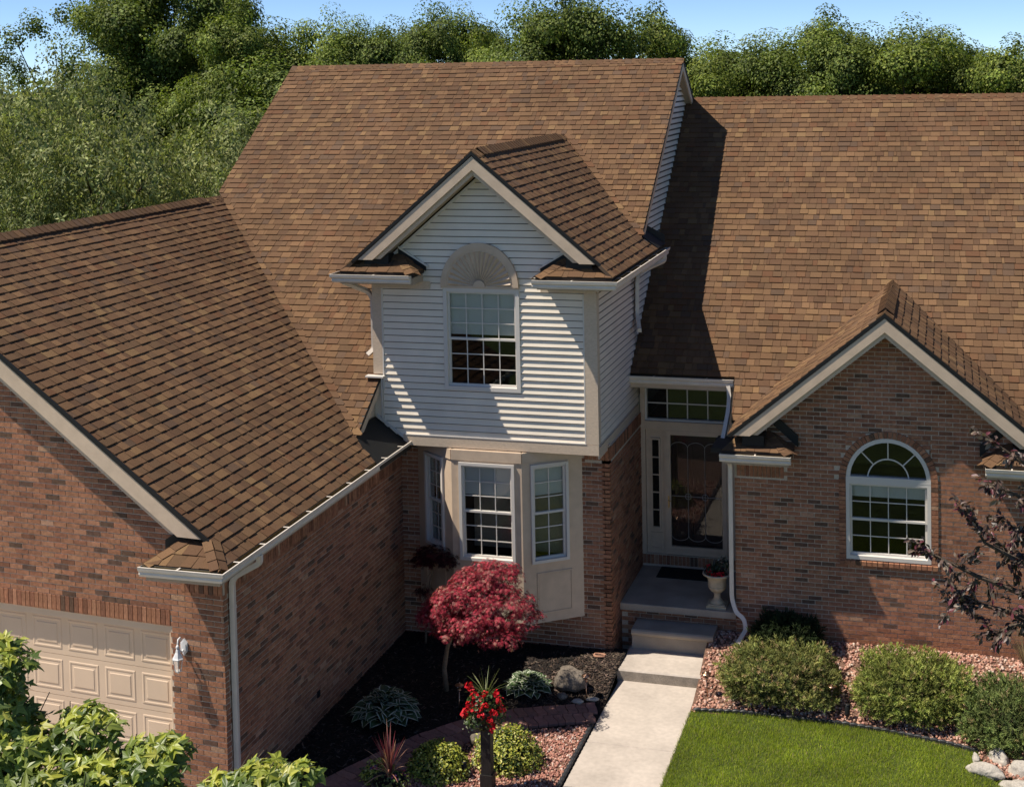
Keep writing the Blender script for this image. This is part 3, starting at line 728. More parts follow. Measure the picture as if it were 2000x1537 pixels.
# half round sunburst above the dormer window
FC = (-6.815, 5.555); FA, FB = .625, .675
fan = MB(); N_ = 28
def fp(a, k): return (FC[0]-FA*k*math.cos(a), FC[1]+FB*k*math.sin(a))
for i in range(N_):
    a0, a1 = math.pi*i/N_, math.pi*(i+1)/N_
    fr2 = Fr((0, YD, 0), (1, 0, 0), Z, (0, -1, 0))
    for (k0, k1, h0, h1) in ((.86, 1.0, .03, .065), (.80, .86, .03, .052)):
        p = [fp(a0, k0), fp(a1, k0), fp(a1, k1), fp(a0, k1)]
        fan.hexa([fr2.p(*q, h0-.04) for q in p]+[fr2.p(*q, h1) for q in p])
fan.box(FC[0]-FA-.003, FC[0]+FA+.003, YD-.05, YD, FC[1]-.028, FC[1]+.010)
fo = fan.build('fan_vent', m_trim, house); fo['label'] = 'half round beige sunburst panel above the dormer window'
for i in range(18):
    a0, a1 = math.pi*i/18, math.pi*(i+1)/18; am = (a0+a1)/2; b = MB()
    p0, p1, p2, p3 = fp(a0, .14), fp(a1, .14), fp(a1, .81), fp(a0, .81)
    b.add([fr2.p(*p0, .03), fr2.p(*p1, .03), fr2.p(*p2, .03), fr2.p(*p3, .03), fr2.p(*fp(am, .14), .045), fr2.p(*fp(am, .81), .075), fr2.p(*p0, 0), fr2.p(*p1, 0), fr2.p(*p2, 0), fr2.p(*p3, 0)],
          [(0, 4, 5, 3), (4, 1, 2, 5), (0, 1, 4), (3, 5, 2), (0, 6, 9, 3), (1, 7, 8, 2)])
    b.build('slat', m_trim, fo)
b = MB(); b.prism([fr2.p(*fp(math.pi*i/12, .15), .02) for i in range(13)], tuple(fr2.n*.05)); b.build('boss', m_trim, fo)

# ------------------------------------------------------------------ windows
def bars(mb, fr, u0, u1, s0, s1, w_, h0, h1):
    fr.box(mb, u0, u0+w_, s0, s1, h0, h1); fr.box(mb, u1-w_, u1, s0, s1, h0, h1)
    fr.box(mb, u0+w_, u1-w_, s0, s0+w_, h0, h1); fr.box(mb, u0+w_, u1-w_, s1-w_, s1, h0, h1)
def room(fr, u0, u1, s0, s1, parent, d=.9):
    mb = MB(); fr.box(mb, u0, u1, s0, s1, -.14-d, -.14, open_=(1,)); mb.build('room_interior', m_room, parent)
def window(fr, u0, u1, s0, s1, cols, rt, rb, split, blind=0., cw=.06, lab=None, recess=0., upper_blind_grey=True):
    mb = MB(); bars(mb, fr, u0, u1, s0, s1, cw, -.13, .035-recess)
    o = mb.build('window', m_vinyl, house)
    if lab: o['label'] = lab
    a0, a1, b0, b1 = u0+cw, u1-cw, s0+cw, s1-cw
    sp = b0+(b1-b0)*split; sw = .032
    panes = []
    for (z0, z1, hh, rows) in ((sp-.018, b1, -.02-recess, rt), (b0, sp+.018, -.045-recess, rb)):
        m2 = MB(); bars(m2, fr, a0, a1, z0, z1, sw, hh-.03, hh+.012); m2.build('sash', m_vinyl, o)
        g0, g1, h0, h1 = a0+sw, a1-sw, z0+sw, z1-sw
        m3 = MB()
        for i in range(1, cols): u = g0+(g1-g0)*i/cols; fr.box(m3, u-.007, u+.007, h0, h1, hh-.014, hh-.004)
        for j in range(1, rows): s = h0+(h1-h0)*j/rows; fr.box(m3, g0, g1, s-.007, s+.007, hh-.0135, hh-.0045)
        m3.build('muntin_grid', m_vinyl, o)
        for i in range(cols):
            for j in range(rows):
                b = MB(); fr.box(b, g0+(g1-g0)*i/cols, g0+(g1-g0)*(i+1)/cols-.0005, h0+(h1-h0)*j/rows, h0+(h1-h0)*(j+1)/rows-.0005, hh-.022, hh-.018)
                b.build('pane', m_glass, o)
    if blind:
        b = MB(); fr.box(b, a0+.01, a1-.01, b1-(b1-b0)*blind, b1, -.086-recess, -.078-recess); b.build('window_shade', m_blind, o)
    room(fr, u0+.02, u1-.02, s0+.02, s1-.02, o)
    return o
f_df2 = Fr((0, YD, 0), (1, 0, 0), Z, (0, -1, 0))
window(f_df2, WX0, WX1, WZ0, WZ1, 4, 3, 3, .5, blind=.46, lab='dormer window with a white grid')
YB = 20.18
f_bc = Fr((0, YB, 0), (1, 0, 0), Z, (0, -1, 0))
BCL, BCR, BZ0, BZ1 = -7.325, -6.19, .36, 3.03
PRr = Vector((-5.385, YBK, 0)); PLl = Vector((-8.11, YBK, 0))
pr0 = Vector((BCR, YB, 0)); pl0 = Vector((BCL, YB, 0))
eu = (PRr-pr0); LR = eu.length; eu = eu.normalized(); f_br = Fr(pr0, eu, Z, (eu.y, -eu.x, 0))
eu2 = (pl0-PLl); LL = eu2.length; eu2 = eu2.normalized(); f_bl = Fr(PLl, eu2, Z, (eu2.y, -eu2.x, 0))
def panel_wall(fr, u0, u1, win, lab, low=None):
    mb = MB(); a, b, c, d = win
    fr.box(mb, u0, a, BZ0, BZ1, -.12, 0); fr.box(mb, b, u1, BZ0, BZ1, -.12, 0); fr.box(mb, a, b, BZ0, c, -.12, -.0005); fr.box(mb, a, b, d, BZ1, -.12, -.0005)
    fr.box(mb, u0, u1, 2.87, BZ1-.003, 0, .018)
    o = mb.build('bay_panel', m_trim, house); o['label'] = lab
    if low:
        m2 = MB(); bars(m2, fr, low[0], low[1], low[2], low[3], .022, .0, .014); fr.box(m2, low[0]+.03, low[1]-.03, low[2]+.03, low[3]-.03, .0, .004); m2.build('recessed_panel', m_trim, o)
    return o
panel_wall(f_bc, BCL, BCR, (-7.20, -6.305, 1.315, 2.84), 'front panel of the bay', None)
panel_wall(f_br, 0, LR, (.135, .755, 1.295, 2.83), 'right angled panel of the bay', (.22, .80, .50, 1.14))
panel_wall(f_bl, 0, LL, (.235, .765, 1.38, 2.85), 'left angled panel of the bay', (.22, .78, .50, 1.14))
mb = MB(); mb.prism([(-8.10, YBK, BZ0), (BCL, YB, BZ0), (BCR, YB, BZ0), (-5.38, YBK, BZ0)], (0, 0, .03)); mb.build('bay_floor', m_trim, house)
window(f_bc, -7.20, -6.305, 1.315, 2.84, 3, 3, 3, .5, blind=.33, lab='middle window of the bay, pale shade half drawn', cw=.045)
window(f_br, .135, .755, 1.295, 2.83, 2, 3, 3, .5, blind=.32, lab='right window of the bay, reflecting the lawn', cw=.045)
window(f_bl, .235, .765, 1.38, 2.85, 2, 3, 3, .5, blind=.34, lab='left window of the bay, in deep shade', cw=.045)
# arched window
aw = window(f_r, RX0, RX1, RZ0, RZS-.02, 4, 2, 2, .5, blind=.20, lab='arched window with a fan of panes on top', cw=.055, recess=.015)
mb = MB(); nA = 20
def ap(a, k): return (RCX-RRX*k*math.cos(a), RZS+(RRZ)*k*math.sin(a))
for i in range(nA):
    a0, a1 = math.pi*i/nA, math.pi*(i+1)/nA
    p = [ap(a0, .90), ap(a1, .90), ap(a1, .998), ap(a0, .998)]; mb.hexa([f_r.p(*q, -.12) for q in p]+[f_r.p(*q, .018) for q in p])
    p = [ap(a0, .47), ap(a1, .47), ap(a1, .50), ap(a0, .50)]; mb.hexa([f_r.p(*q, -.045) for q in p]+[f_r.p(*q, -.03) for q in p])
for a in (math.pi*.25, math.pi*.5, math.pi*.75):
    d = Vector((-math.cos(a), math.sin(a), 0)); t_ = Vector((-d.y, d.x, 0))*.008; p0, p1 = Vector((*ap(a, .5), 0)), Vector((*ap(a, .91), 0))
    p = [p0-t_, p1-t_, p1+t_, p0+t_]; mb.hexa([f_r.p(q.x, q.y, -.045) for q in p]+[f_r.p(q.x, q.y, -.03) for q in p])
f_r.box(mb, RX0, RX1, RZS-.03, RZS+.035, -.12, .022)
mb.build('arch_frame', m_vinyl, aw)
for a0, a1 in ((0, .25), (.25, .5), (.5, .75), (.75, 1)):
    aa = [math.pi*(a0+(a1-a0)*i/5) for i in range(6)]; poly = [ap(a, .5) for a in aa]+[ap(a, .9) for a in aa[::-1]]
    b = MB()
    for i in range(5):
        q = [poly[i], poly[i+1], poly[10-i], poly[11-i]]; b.hexa([f_r.p(*x, -.052) for x in q]+[f_r.p(*x, -.048) for x in q], open_=(3, 5) if 0 < i < 4 else ())
    b.build('pane', m_glass, aw)
b = MB(); b.prism([f_r.p(*ap(math.pi*i/14, .48), -.05) for i in range(15)], tuple(f_r.n*.004)); b.build('pane', m_glass, aw)
mb = MB(); mb.prism([f_r.p(*ap(math.pi*i/14, .98), -.8) for i in range(15)], tuple(f_r.n*.02))
for i in range(14): 
    p, q = ap(math.pi*i/14, .985), ap(math.pi*(i+1)/14, .985); mb.add([f_r.p(*p, -.13), f_r.p(*q, -.13), f_r.p(*q, -.8), f_r.p(*p, -.8)], [(0, 1, 2, 3)])
mb.build('room_interior', m_room, aw)

# ------------------------------------------------------------------ front door
f_en = Fr((0, YE, 0), (1, 0, 0), Z, (0, -1, 0))
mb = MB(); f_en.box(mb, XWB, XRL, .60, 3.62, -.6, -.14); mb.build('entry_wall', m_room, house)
mb = MB(); f_en.box(mb, XWB+.002, -4.88, .60, 3.60, -.14, .03); f_en.box(mb, -3.44, XRL-.002, .60, 3.60, -.14, .03); f_en.box(mb, -4.88, -3.44, 2.74, 2.865, -.14, .045); f_en.box(mb, -4.88, -3.44, 3.47, 3.6, -.14, .03)
f_en.box(mb, -4.88, -3.44, 2.862, 2.885, -.1, .06); f_en.box(mb, -4.555, -4.525, .60, 2.74, -.1, .03); f_en.box(mb, -3.50, -3.44, .6, 2.74, -.1, .04)
mb.build('door_surround', m_trim, house)
mb = MB(); bars(mb, f_en, -4.88, -3.44, 2.887, 3.47, .03, -.1, .01)
for i in range(1, 4): u = -4.85+1.38*i/4; f_en.box(mb, u-.009, u+.009, 2.917, 3.44, -.05, -.035)
f_en.box(mb, -4.85, -3.47, 3.17, 3.188, -.0495, -.0355)
tw = mb.build('window', m_vinyl, house); tw['label'] = 'wide transom window above the front door'
for i in range(4):
    for j in range(2):
        b = MB(); f_en.box(b, -4.85+1.38*i/4, -4.85+1.38*(i+1)/4-.0005, 2.917+.2615*j, 2.917+.2615*(j+1)-.0005, -.06, -.056); b.build('pane', m_glass, tw)
b = MB(); f_en.box(b, -4.87, -3.45, 2.9, 3.46, -.5, -.13, open_=(1,)); b.build('room_interior', m_room, tw)
mb = MB(); f_en.box(mb, -4.878, -4.557, .60, 2.738, -.10, -.035); bars(mb, f_en, -4.80, -4.63, 1.02, 2.58, .028, -.034, -.01)
bars(mb, f_en, -4.82, -4.61, .68, .96, .022, -.034, -.018)
for i in range(1, 5): s = 1.048+1.504*i/5; f_en.box(mb, -4.772, -4.658, s-.009, s+.009, -.034, -.012)
sd = mb.build('sidelight', m_trim, house)
for i in range(5):
    b = MB(); f_en.box(b, -4.772, -4.658, 1.048+1.504*i/5+.009, 1.048+1.504*(i+1)/5-.009, -.0335, -.028); b.build('pane', m_glass, sd)
    b = MB(); f_en.box(b, -4.772, -4.658, 1.048+1.504*i/5+.0092, 1.048+1.504*(i+1)/5-.0092, -.0347, -.0338); b.build('backing', m_room, sd)
D0, D1 = -4.522, -3.503
mb = MB(); bars(mb, f_en, D0, D1, .62, 2.738, .075, -.02, .045); f_en.box(mb, D0+.075, D1-.075, .69, .76, -.02, .045)
sdoor = mb.build('storm_door', m_trim, house)
b = MB(); f_en.box(b, D0+.075, D1-.075, .76, 2.664, .008, .013); b.build('pane', m_glass, sdoor)
b = MB(); g0, g1 = D0+.075, D1-.075; W3 = (g1-g0)/3
for i in (1, 2): b.tube([f_en.p(g0+W3*i, .95, .02), f_en.p(g0+W3*i, 2.45, .02)], .004, 5)
b.tube([f_en.p(g0, 1.62, .02), f_en.p(g1, 1.62, .02)], .004, 5)
for c in range(3):
    for z0, sg in ((2.45, 1), (.95, -1)):
        cu = g0+W3*(c+.5); b.tube([f_en.p(cu-W3*.5*math.cos(math.pi*i/10), z0+sg*.09*math.sin(math.pi*i/10), .02) for i in range(11)], .004, 5)
for i in (1, 2):
    cu = g0+W3*i; b.tube([f_en.p(cu+.05*math.cos(2*math.pi*k/12), 1.62+.05*math.sin(2*math.pi*k/12), .02) for k in range(13)], .004, 5)
b.build('leaded_pattern', m_lead, sdoor)
b = MB(); f_en.box(b, D0+.028, D0+.048, 1.42, 1.62, .046, .054); b.tube([f_en.p(D0+.038, 1.55, .05), f_en.p(D0+.038, 1.55, .09), f_en.p(D0+.09, 1.545, .095)], .008, 6); b.tube([f_en.p(D0+.038, 1.46, .05), f_en.p(D0+.038, 1.46, .06)], .012, 8); b.build('handle', m_brass, sdoor)
mb = MB(); f_en.box(mb, D0+.03, D1-.03, .62, 2.7, -.135, -.09)
for (a, b_, c, d) in ((.12, .42, 1.75, 2.5), (.58, .88, 1.75, 2.5), (.12, .42, .85, 1.55), (.58, .88, .85, 1.55)):
    W_ = D1-D0; bars(mb, f_en, D0+W_*a, D0+W_*b_, c, d, .03, -.09, -.078)
mb.build('front_door', m_door, house)

# ------------------------------------------------------------------ garage door
f_gd = Fr(f_g.p(0, 0, -.11), _eu, Z, (-TILT, -1, 0))
mb = MB(); f_gd.box(mb, DX0-.1, DX1+.001, 2.012, DZT-.003, -.02, .10); f_gd.box(mb, DX1-.03, DX1, -.2, 2.011, -.02, .10)
mb.build('door_surround', m_gar, house)
gd = MB(); secs = [-.12, .41, .94, 1.475, 2.01]
for i in range(4): f_gd.box(gd, DX0, DX1-.032, secs[i]+.003, secs[i+1]-.003, -.045, 0)
gdo = gd.build('garage_door', m_gar, house)
pit = .555
for i in range(4):
    for j in range(9):
        u1 = DX1-.085-j*pit; u0 = u1-pit+.12; s0, s1 = secs[i]+.085, secs[i+1]-.075
        if u0 < DX0: continue
        b = MB()
        def ringq(a, ha, c, hc):
            A = [f_gd.p(u0+a, s0+a, ha), f_gd.p(u1-a, s0+a, ha), f_gd.p(u1-a, s1-a, ha), f_gd.p(u0+a, s1-a, ha)]
            B = [f_gd.p(u0+c, s0+c, hc), f_gd.p(u1-c, s0+c, hc), f_gd.p(u1-c, s1-c, hc), f_gd.p(u0+c, s1-c, hc)]
            b.add(A+B, [(k, (k+1) % 4, 4+(k+1) % 4, 4+k) for k in range(4)])
        ringq(-.012, .0005, 0, .006); ringq(0, .006, .014, .006); ringq(.014, .006, .026, .001); ringq(.026, .001, .055, .002); ringq(.055, .002, .066, .008)
        b.add([f_gd.p(u0+.066, s0+.066, .008), f_gd.p(u1-.066, s0+.066, .008), f_gd.p(u1-.066, s1-.066, .008), f_gd.p(u0+.066, s1-.066, .008)], [(0, 1, 2, 3)])
        b.build('raised_panel', m_gar, gdo)

# ------------------------------------------------------------------ downspouts
def downspout(path, lab, wu=.035, wv=.028):
    mb = MB(); pts = [Vector(p) for p in path]
    # round the bends a little
    out = [pts[0]]
    for i in range(1, len(pts)-1):
        a, b, c = pts[i-1], pts[i], pts[i+1]; k = min(.09, (b-a).length*.4, (c-b).length*.4)
        p, q = b+(a-b).normalized()*k, b+(c-b).normalized()*k
        for t in (0, .25, .5, .75, 1): out.append(p*(1-t)**2+b*2*t*(1-t)+q*t*t)
    out.append(pts[-1])
    mb.tube(out, .045, 4); 
    for p, q in ((pts[i], pts[i+1]) for i in range(len(pts)-1)):
        if (q-p).length > .8:
            c = p.lerp(q, .12); d = (q-p).normalized(); mb.tube([c-d*.02, c+d*.02], .049, 4)
    o = mb.build('downspout', m_gut, house); o['label'] = lab
    return o
downspout([(-8.03, 15.22, 3.0), (-8.03, 15.22, 2.90), (-8.335, 15.08, 2.74), (-8.335, 15.08, -.2)], 'tall downspout at the garage corner')
downspout([(-4.58, 23.5, 5.66), (-4.58, 23.5, 5.56), (-4.93, 23.1, 5.42), (-4.945, 22.95, 5.30), (-4.945, 22.9, 4.72), (-4.86, 22.65, 4.55), (-4.82, 22.5, 4.53)], 'short downspout on the right side of the dormer')
downspout([(-8.98, 20.0, 5.68), (-8.98, 20.0, 5.62), (-8.68, 20.30, 5.42), (-8.64, 20.36, 5.30), (-8.64, 20.36, 4.50), (-8.72, 20.28, 4.42)], 'short downspout on the left side of the dormer')
downspout([(-3.36, yE-.03, 3.68), (-3.34, yE-.06, 3.50), (-3.31, 22.1, 3.34), (-3.33, 21.55, 2.98)], 'downspout lying along the edge of the entry roof')
downspout([(-3.18, 21.10, 2.90), (-3.175, YRT-.07, 2.72), (-3.175, YRT-.07, .62), (-3.10, YRT-.12, .42), (-2.98, YRT-.16, .36), (-2.94, YRT-.2, .2), (-3.05, 21.0, .04)], 'downspout beside the front porch, kicking out at the bottom')
# ------------------------------------------------------------------ fast scattered meshes
def np_mesh(name, base_v, base_f, R, T, cols, mats, smooth=False, normals_mi=None):
    """base_v (n,3), base_f list of faces, R (N,3,3), T (N,3), cols (N,3) or (N,F,3)"""
    base_v = np.asarray(base_v, float); N = len(T); n = len(base_v)
    V = np.einsum('nij,vj->nvi', R, base_v) + T[:, None, :]
    lens = np.array([len(f) for f in base_f]); idx = np.concatenate([np.asarray(f) for f in base_f])
    me = bpy.data.meshes.new(name)
    me.vertices.add(N*n); me.vertices.foreach_set('co', V.ravel().astype(np.float32))
    L = len(idx); F = len(base_f)
    loops = (idx[None, :] + (np.arange(N)*n)[:, None]).ravel()
    me.loops.add(N*L); me.loops.foreach_set('vertex_index', loops.astype(np.int32))
    st = np.concatenate([[0], np.cumsum(lens)[:-1]])
    starts = (st[None, :] + (np.arange(N)*L)[:, None]).ravel()
    me.polygons.add(N*F); me.polygons.foreach_set('loop_start', starts.astype(np.int32))
    try: me.polygons.foreach_set('loop_total', np.tile(lens, N).astype(np.int32))
    except Exception: pass
    for m in (mats if isinstance(mats, (list, tuple)) else [mats]): me.materials.append(m)
    cols = np.asarray(cols, float)
    if cols.ndim == 2: cols = np.repeat(cols[:, None, :], F, axis=1)
    c4 = np.ones((N*F, 4), np.float32); c4[:, :3] = cols.reshape(-1, 3)
    a = me.attributes.new('pc', 'FLOAT_COLOR', 'FACE'); a.data.foreach_set('color', c4.ravel())
    if smooth: me.polygons.foreach_set('use_smooth', np.ones(N*F, bool))
    me.update(calc_edges=True); me.validate()
    return me
G = np.random.default_rng(5)
def rot_from(zdir, spin, ydir=None):
    """matrices whose third column follows zdir (N,3), spun about it by spin"""
    z = zdir/np.maximum(1e-9, np.linalg.norm(zdir, axis=1, keepdims=True))
    h = np.where(np.abs(z[:, 2:3]) > .95, np.array([[1., 0, 0]]), np.array([[0, 0, 1.]]))
    x = np.cross(h, z); x /= np.linalg.norm(x, axis=1, keepdims=True); y = np.cross(z, x)
    c, s = np.cos(spin)[:, None], np.sin(spin)[:, None]
    X = x*c+y*s; Y = -x*s+y*c
    return np.stack([X, Y, z], axis=2)
def newobj(name, me, parent=None, mw=None):
    o = bpy.data.objects.new(name, me); C.objects.link(o)
    if parent: attach(o, parent)
    return o
def pick_cols(pal, N, j=.12):
    c = np.array([p[0] for p in pal]); w = np.array([p[1] for p in pal], float); w /= w.sum()
    k = G.choice(len(pal), N, p=w)
    return np.clip(c[k]*(1+G.uniform(-j, j, (N, 1)))*(1+G.uniform(-j*.3, j*.3, (N, 3))), 0, 1)
def in_poly(P, poly):
    x, y = P[:, 0], P[:, 1]; r = np.zeros(len(P), bool); n = len(poly)
    for i in range(n):
        x0, y0 = poly[i]; x1, y1 = poly[(i+1) % n]
        cnd = ((y0 > y) != (y1 > y)) & (x < (x1-x0)*(y-y0)/((y1-y0) if y1 != y0 else 1e-9)+x0)
        r ^= cnd
    return r
def scatter(poly, n, seed=0):
    xs = [p[0] for p in poly]; ys = [p[1] for p in poly]; out = []
    tot = 0
    while tot < n:
        P = np.stack([G.uniform(min(xs), max(xs), n*2), G.uniform(min(ys), max(ys), n*2)], 1); P = P[in_poly(P, poly)]; out.append(P); tot += len(P)
    return np.concatenate(out)[:n]
def sst(t): t = np.clip(t, 0, 1); return t*t*(3-2*t)
def gz(x, y):
    x = np.asarray(x, float); y = np.asarray(y, float)
    right = -.36+.41*sst((y-19.45)/1.9)
    left = -.36+.20*np.maximum(sst((-5.0-x)/3.2), sst((y-19.0)/1.7))
    return np.where(x > -4.1, right, left)

# ------------------------------------------------------------------ ground sheets
m_lawn = mat('lawn_soil', (.055, .075, .014), rough=.95, noise_=(3, .6, 1.3), fine=(60, .6, 1.4), bump=(80, .6, .02))
m_far = mat('far_grass', (.075, .105, .022), rough=.95, noise_=(.4, .7, 1.25), fine=(12, .7, 1.3))
m_mulch = mat('mulch_soil', (.016, .012, .010), rough=.95, noise_=(12, .5, 1.5), bump=(60, .9, .03))
m_chip = mat('mulch_chip', attr=True, rough=.9, fine=(80, .7, 1.3))
m_gravs = mat('gravel_soil', (.17, .095, .065), rough=.95, noise_=(40, .5, 1.4), bump=(60, .8, .02))
m_stone = mat('gravel_stone', attr=True, rough=.85, fine=(90, .8, 1.2))
m_paver = mat('paver', attr=True, rough=.9, noise_=(14, .8, 1.15), fine=(160, .75, 1.25), bump=(160, .5, .004))
mb = MB(); mb.add([(-700, -300, -.5), (700, -300, -.5), (700, 1200, -.5), (-700, 1200, -.5)], [(0, 1, 2, 3)]); structure(mb.build('ground', m_far))
def sheet(name, m, x0, x1, y0, y1, dz, st=.12, amp=.012, poly=None):
    nx, ny = max(1, int((x1-x0)/st)), max(1, int((y1-y0)/st)); mb = MB()
    X = np.linspace(x0, x1, nx+1); Y = np.linspace(y0, y1, ny+1)
    for j in range(ny+1):
        for i in range(nx+1):
            mb.v.append((X[i], Y[j], float(gz(X[i], Y[j]))+dz+amp*noise.noise((X[i]*3, Y[j]*3, 1))))
    for j in range(ny):
        for i in range(nx):
            if poly is not None and not in_poly(np.array([[(X[i]+X[i+1])/2, (Y[j]+Y[j+1])/2]]), poly)[0]: continue
            a = j*(nx+1)+i; mb.f.append([a, a+1, a+nx+2, a+nx+1]); mb.c.append((1, 1, 1)); mb.m.append(0)
    return structure(mb.build(name, m, None, True))
sheet('mulch_bed', m_mulch, -8.42, -4.74, 12.0, 20.9, 0.0)
EDGE = [(-3.47, 19.47), (-2.78, 19.57), (-2.06, 19.56), (-1.35, 19.55), (-.66, 19.45), (.02, 19.30), (.42, 19.16)]
RBED = [(-3.49, 21.5), (-3.49, 19.45)]+EDGE[1:]+[(.45, 18.95), (.75, 18.55), (1.4, 18.0), (2.3, 17.6), (2.3, 21.5)]
sheet('gravel_bed', m_gravs, -3.52, 2.36, 17.4, 21.45, .0, st=.09, poly=RBED)
LBED = [(-4.77, 18.72), (-5.3, 18.42), (-5.81, 18.14), (-6.25, 17.6), (-6.53, 17.05), (-6.95, 16.2), (-7.2, 15.4), (-7.4, 14.0), (-4.77, 14.0)]
sheet('gravel_bed', m_gravs, -7.4, -4.76, 14.0, 18.75, .012, st=.09, poly=LBED)
LAWN = [(-3.5, 10), (-3.5, 19.44)]+EDGE+[(.42, 18.9), (.55, 18.5), (1.2, 17.8), (3.4, 16.6), (9, 15), (9, 10)]
mb = MB(); mb.prism([(x, y, -.366) for x, y in LAWN], (0, 0, -.1)); structure(mb.build('lawn', m_lawn))
# the drive in front of the garage
mb = MB(); mb.box(-15, -9.05, 3, YG+.3, -.4, -.20); o = structure(mb.build('driveway', m_conc))
# ------------------------------------------------------------------ concrete walk, steps, porch
walk = bpy.data.objects.new('concrete_walk', None); C.objects.link(walk); walk['kind'] = 'structure'; WM[walk] = Matrix.Identity(4)
def slab_mesh(x0, x1, y0, y1, z0, z1, r=.012):
    mb = MB(); p = [(x0, y0), (x1, y0), (x1, y1), (x0, y1)]; q = [(x0+r, y0+r), (x1-r, y0+r), (x1-r, y1-r), (x0+r, y1-r)]
    mb.add([(x, y, z0) for x, y in p]+[(x, y, z1-r) for x, y in p]+[(x, y, z1) for x, y in q], [(0, 1, 5, 4), (1, 2, 6, 5), (2, 3, 7, 6), (3, 0, 4, 7), (4, 5, 9, 8), (5, 6, 10, 9), (6, 7, 11, 10), (7, 4, 8, 11), (8, 9, 10, 11)])
    return mb
for y0, y1 in ((18.222, 20.235), (16.21, 18.214), (14.2, 16.202), (12.2, 14.192), (10.2, 12.192)):
    slab_mesh(-4.742, -3.508, y0, y1, -.5, -.357).build('slab', m_conc, walk)
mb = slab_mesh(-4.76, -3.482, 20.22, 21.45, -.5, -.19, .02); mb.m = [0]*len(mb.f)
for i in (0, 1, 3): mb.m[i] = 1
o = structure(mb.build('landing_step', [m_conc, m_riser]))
mb = MB()   # upper step with a rounded nose
prof = [(21.70, -.2), (21.02, -.2), (21.02, .02), (20.985, .035), (20.965, .06), (20.962, .085), (20.975, .113), (21.0, .131), (21.70, .131)]
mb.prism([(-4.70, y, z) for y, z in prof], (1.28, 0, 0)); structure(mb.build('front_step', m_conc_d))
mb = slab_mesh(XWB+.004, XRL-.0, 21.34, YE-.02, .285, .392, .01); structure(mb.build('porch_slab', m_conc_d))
fpb = Fr((0, 21.44, 0), (1, 0, 0), Z, (0, -1, 0)); 
mb = MB(); mb.box(XWB, XRL, 21.445, 21.6, -.4, .284); pb = mb.build('porch_base', m_mortar); structure(pb); WM[pb] = Matrix.Identity(4)
prs = []
for k in range(9):
    s0 = -.33+CO*k
    for j in range(10):
        u = XWB+j*BL+(BL/2 if k % 2 else 0)
        b = MB(); fpb.box(b, u+.005, min(XRL, u+BL-.005), s0+.005, s0+CO-.005, -.004, .006, brick_tone()); b.build('brick', m_brick, pb)

# ------------------------------------------------------------------ paver walk
CL = [Vector((-4.78, 19.06, 0)), Vector((-5.35, 18.83, 0)), Vector((-5.88, 18.50, 0)), Vector((-6.33, 18.0, 0)), Vector((-6.71, 17.40, 0)), Vector((-7.08, 16.62, 0)), Vector((-7.42, 15.85, 0)), Vector((-7.66, 15.15, 0)), Vector((-7.86, 14.4, 0))]
def cl_at(s):
    for a, b in zip(CL[:-1], CL[1:]):
        L_ = (b-a).length
        if s <= L_ or b is CL[-1]: return a+(b-a)*(s/L_), (b-a).normalized()
        s -= L_
tot = sum((b-a).length for a, b in zip(CL[:-1], CL[1:]))
pw = bpy.data.objects.new('paver_walk', None); C.objects.link(pw); pw['kind'] = 'structure'; WM[pw] = Matrix.Identity(4)
PT = [(.33, .165, .125), (.30, .150, .115), (.27, .14, .11), (.36, .19, .145)]
pit = .145; nP = int(tot/pit)
for i in range(nP):
    for r in (0, 1):
        s0 = i*pit+(pit*.5 if r else 0); s1 = s0+pit-.010; b = MB(); w0, w1 = ((-.275, -.004) if r == 0 else (.004, .275))
        if s1 > tot: continue
        def wave(k): return .014*math.sin(k*2*math.pi)
        A = []; B = []
        for q in range(5):
            k = q/4; ww = w0+(w1-w0)*k
            for s, lst in ((s0, A), (s1, B)):
                c, d = cl_at(max(0.0, s+wave(k))); nrm = Vector((-d.y, d.x, 0)); lst.append(c+nrm*ww)
        top = A+B[::-1]; zj = rng.uniform(-.004, .005)
        zt = [float(gz(p.x, p.y))+.035+zj for p in top]
        n = len(top); tn = jit(rng.choice(PT), .12)
        b.add([(p.x, p.y, z) for p, z in zip(top, zt)]+[(p.x, p.y, z-.05) for p, z in zip(top, zt)], [list(range(n))]+[(k, n+k, n+(k+1) % n, (k+1) % n) for k in range(n)], tn)
        b.build('paver', m_paver, pw)

# ------------------------------------------------------------------ gravel, mulch chips, grass
def ico():
    t = (1+5**.5)/2; v = np.array([(-1, t, 0), (1, t, 0), (-1, -t, 0), (1, -t, 0), (0, -1, t), (0, 1, t), (0, -1, -t), (0, 1, -t), (t, 0, -1), (t, 0, 1), (-t, 0, -1), (-t, 0, 1)], float)
    v /= np.linalg.norm(v[0]); f = [(0, 11, 5), (0, 5, 1), (0, 1, 7), (0, 7, 10), (0, 10, 11), (1, 5, 9), (5, 11, 4), (11, 10, 2), (10, 7, 6), (7, 1, 8), (3, 9, 4), (3, 4, 2), (3, 2, 6), (3, 6, 8), (3, 8, 9), (4, 9, 5), (2, 4, 11), (6, 2, 10), (8, 6, 7), (9, 8, 1)]
    return v, f
def rand_rot(N):
    q = G.normal(size=(N, 4)); q /= np.linalg.norm(q, axis=1, keepdims=True); w, x, y, z = q.T
    return np.stack([np.stack([1-2*(y*y+z*z), 2*(x*y-z*w), 2*(x*z+y*w)], 1), np.stack([2*(x*y+z*w), 1-2*(x*x+z*z), 2*(y*z-x*w)], 1), np.stack([2*(x*z-y*w), 2*(y*z+x*w), 1-2*(x*x+y*y)], 1)], 1)
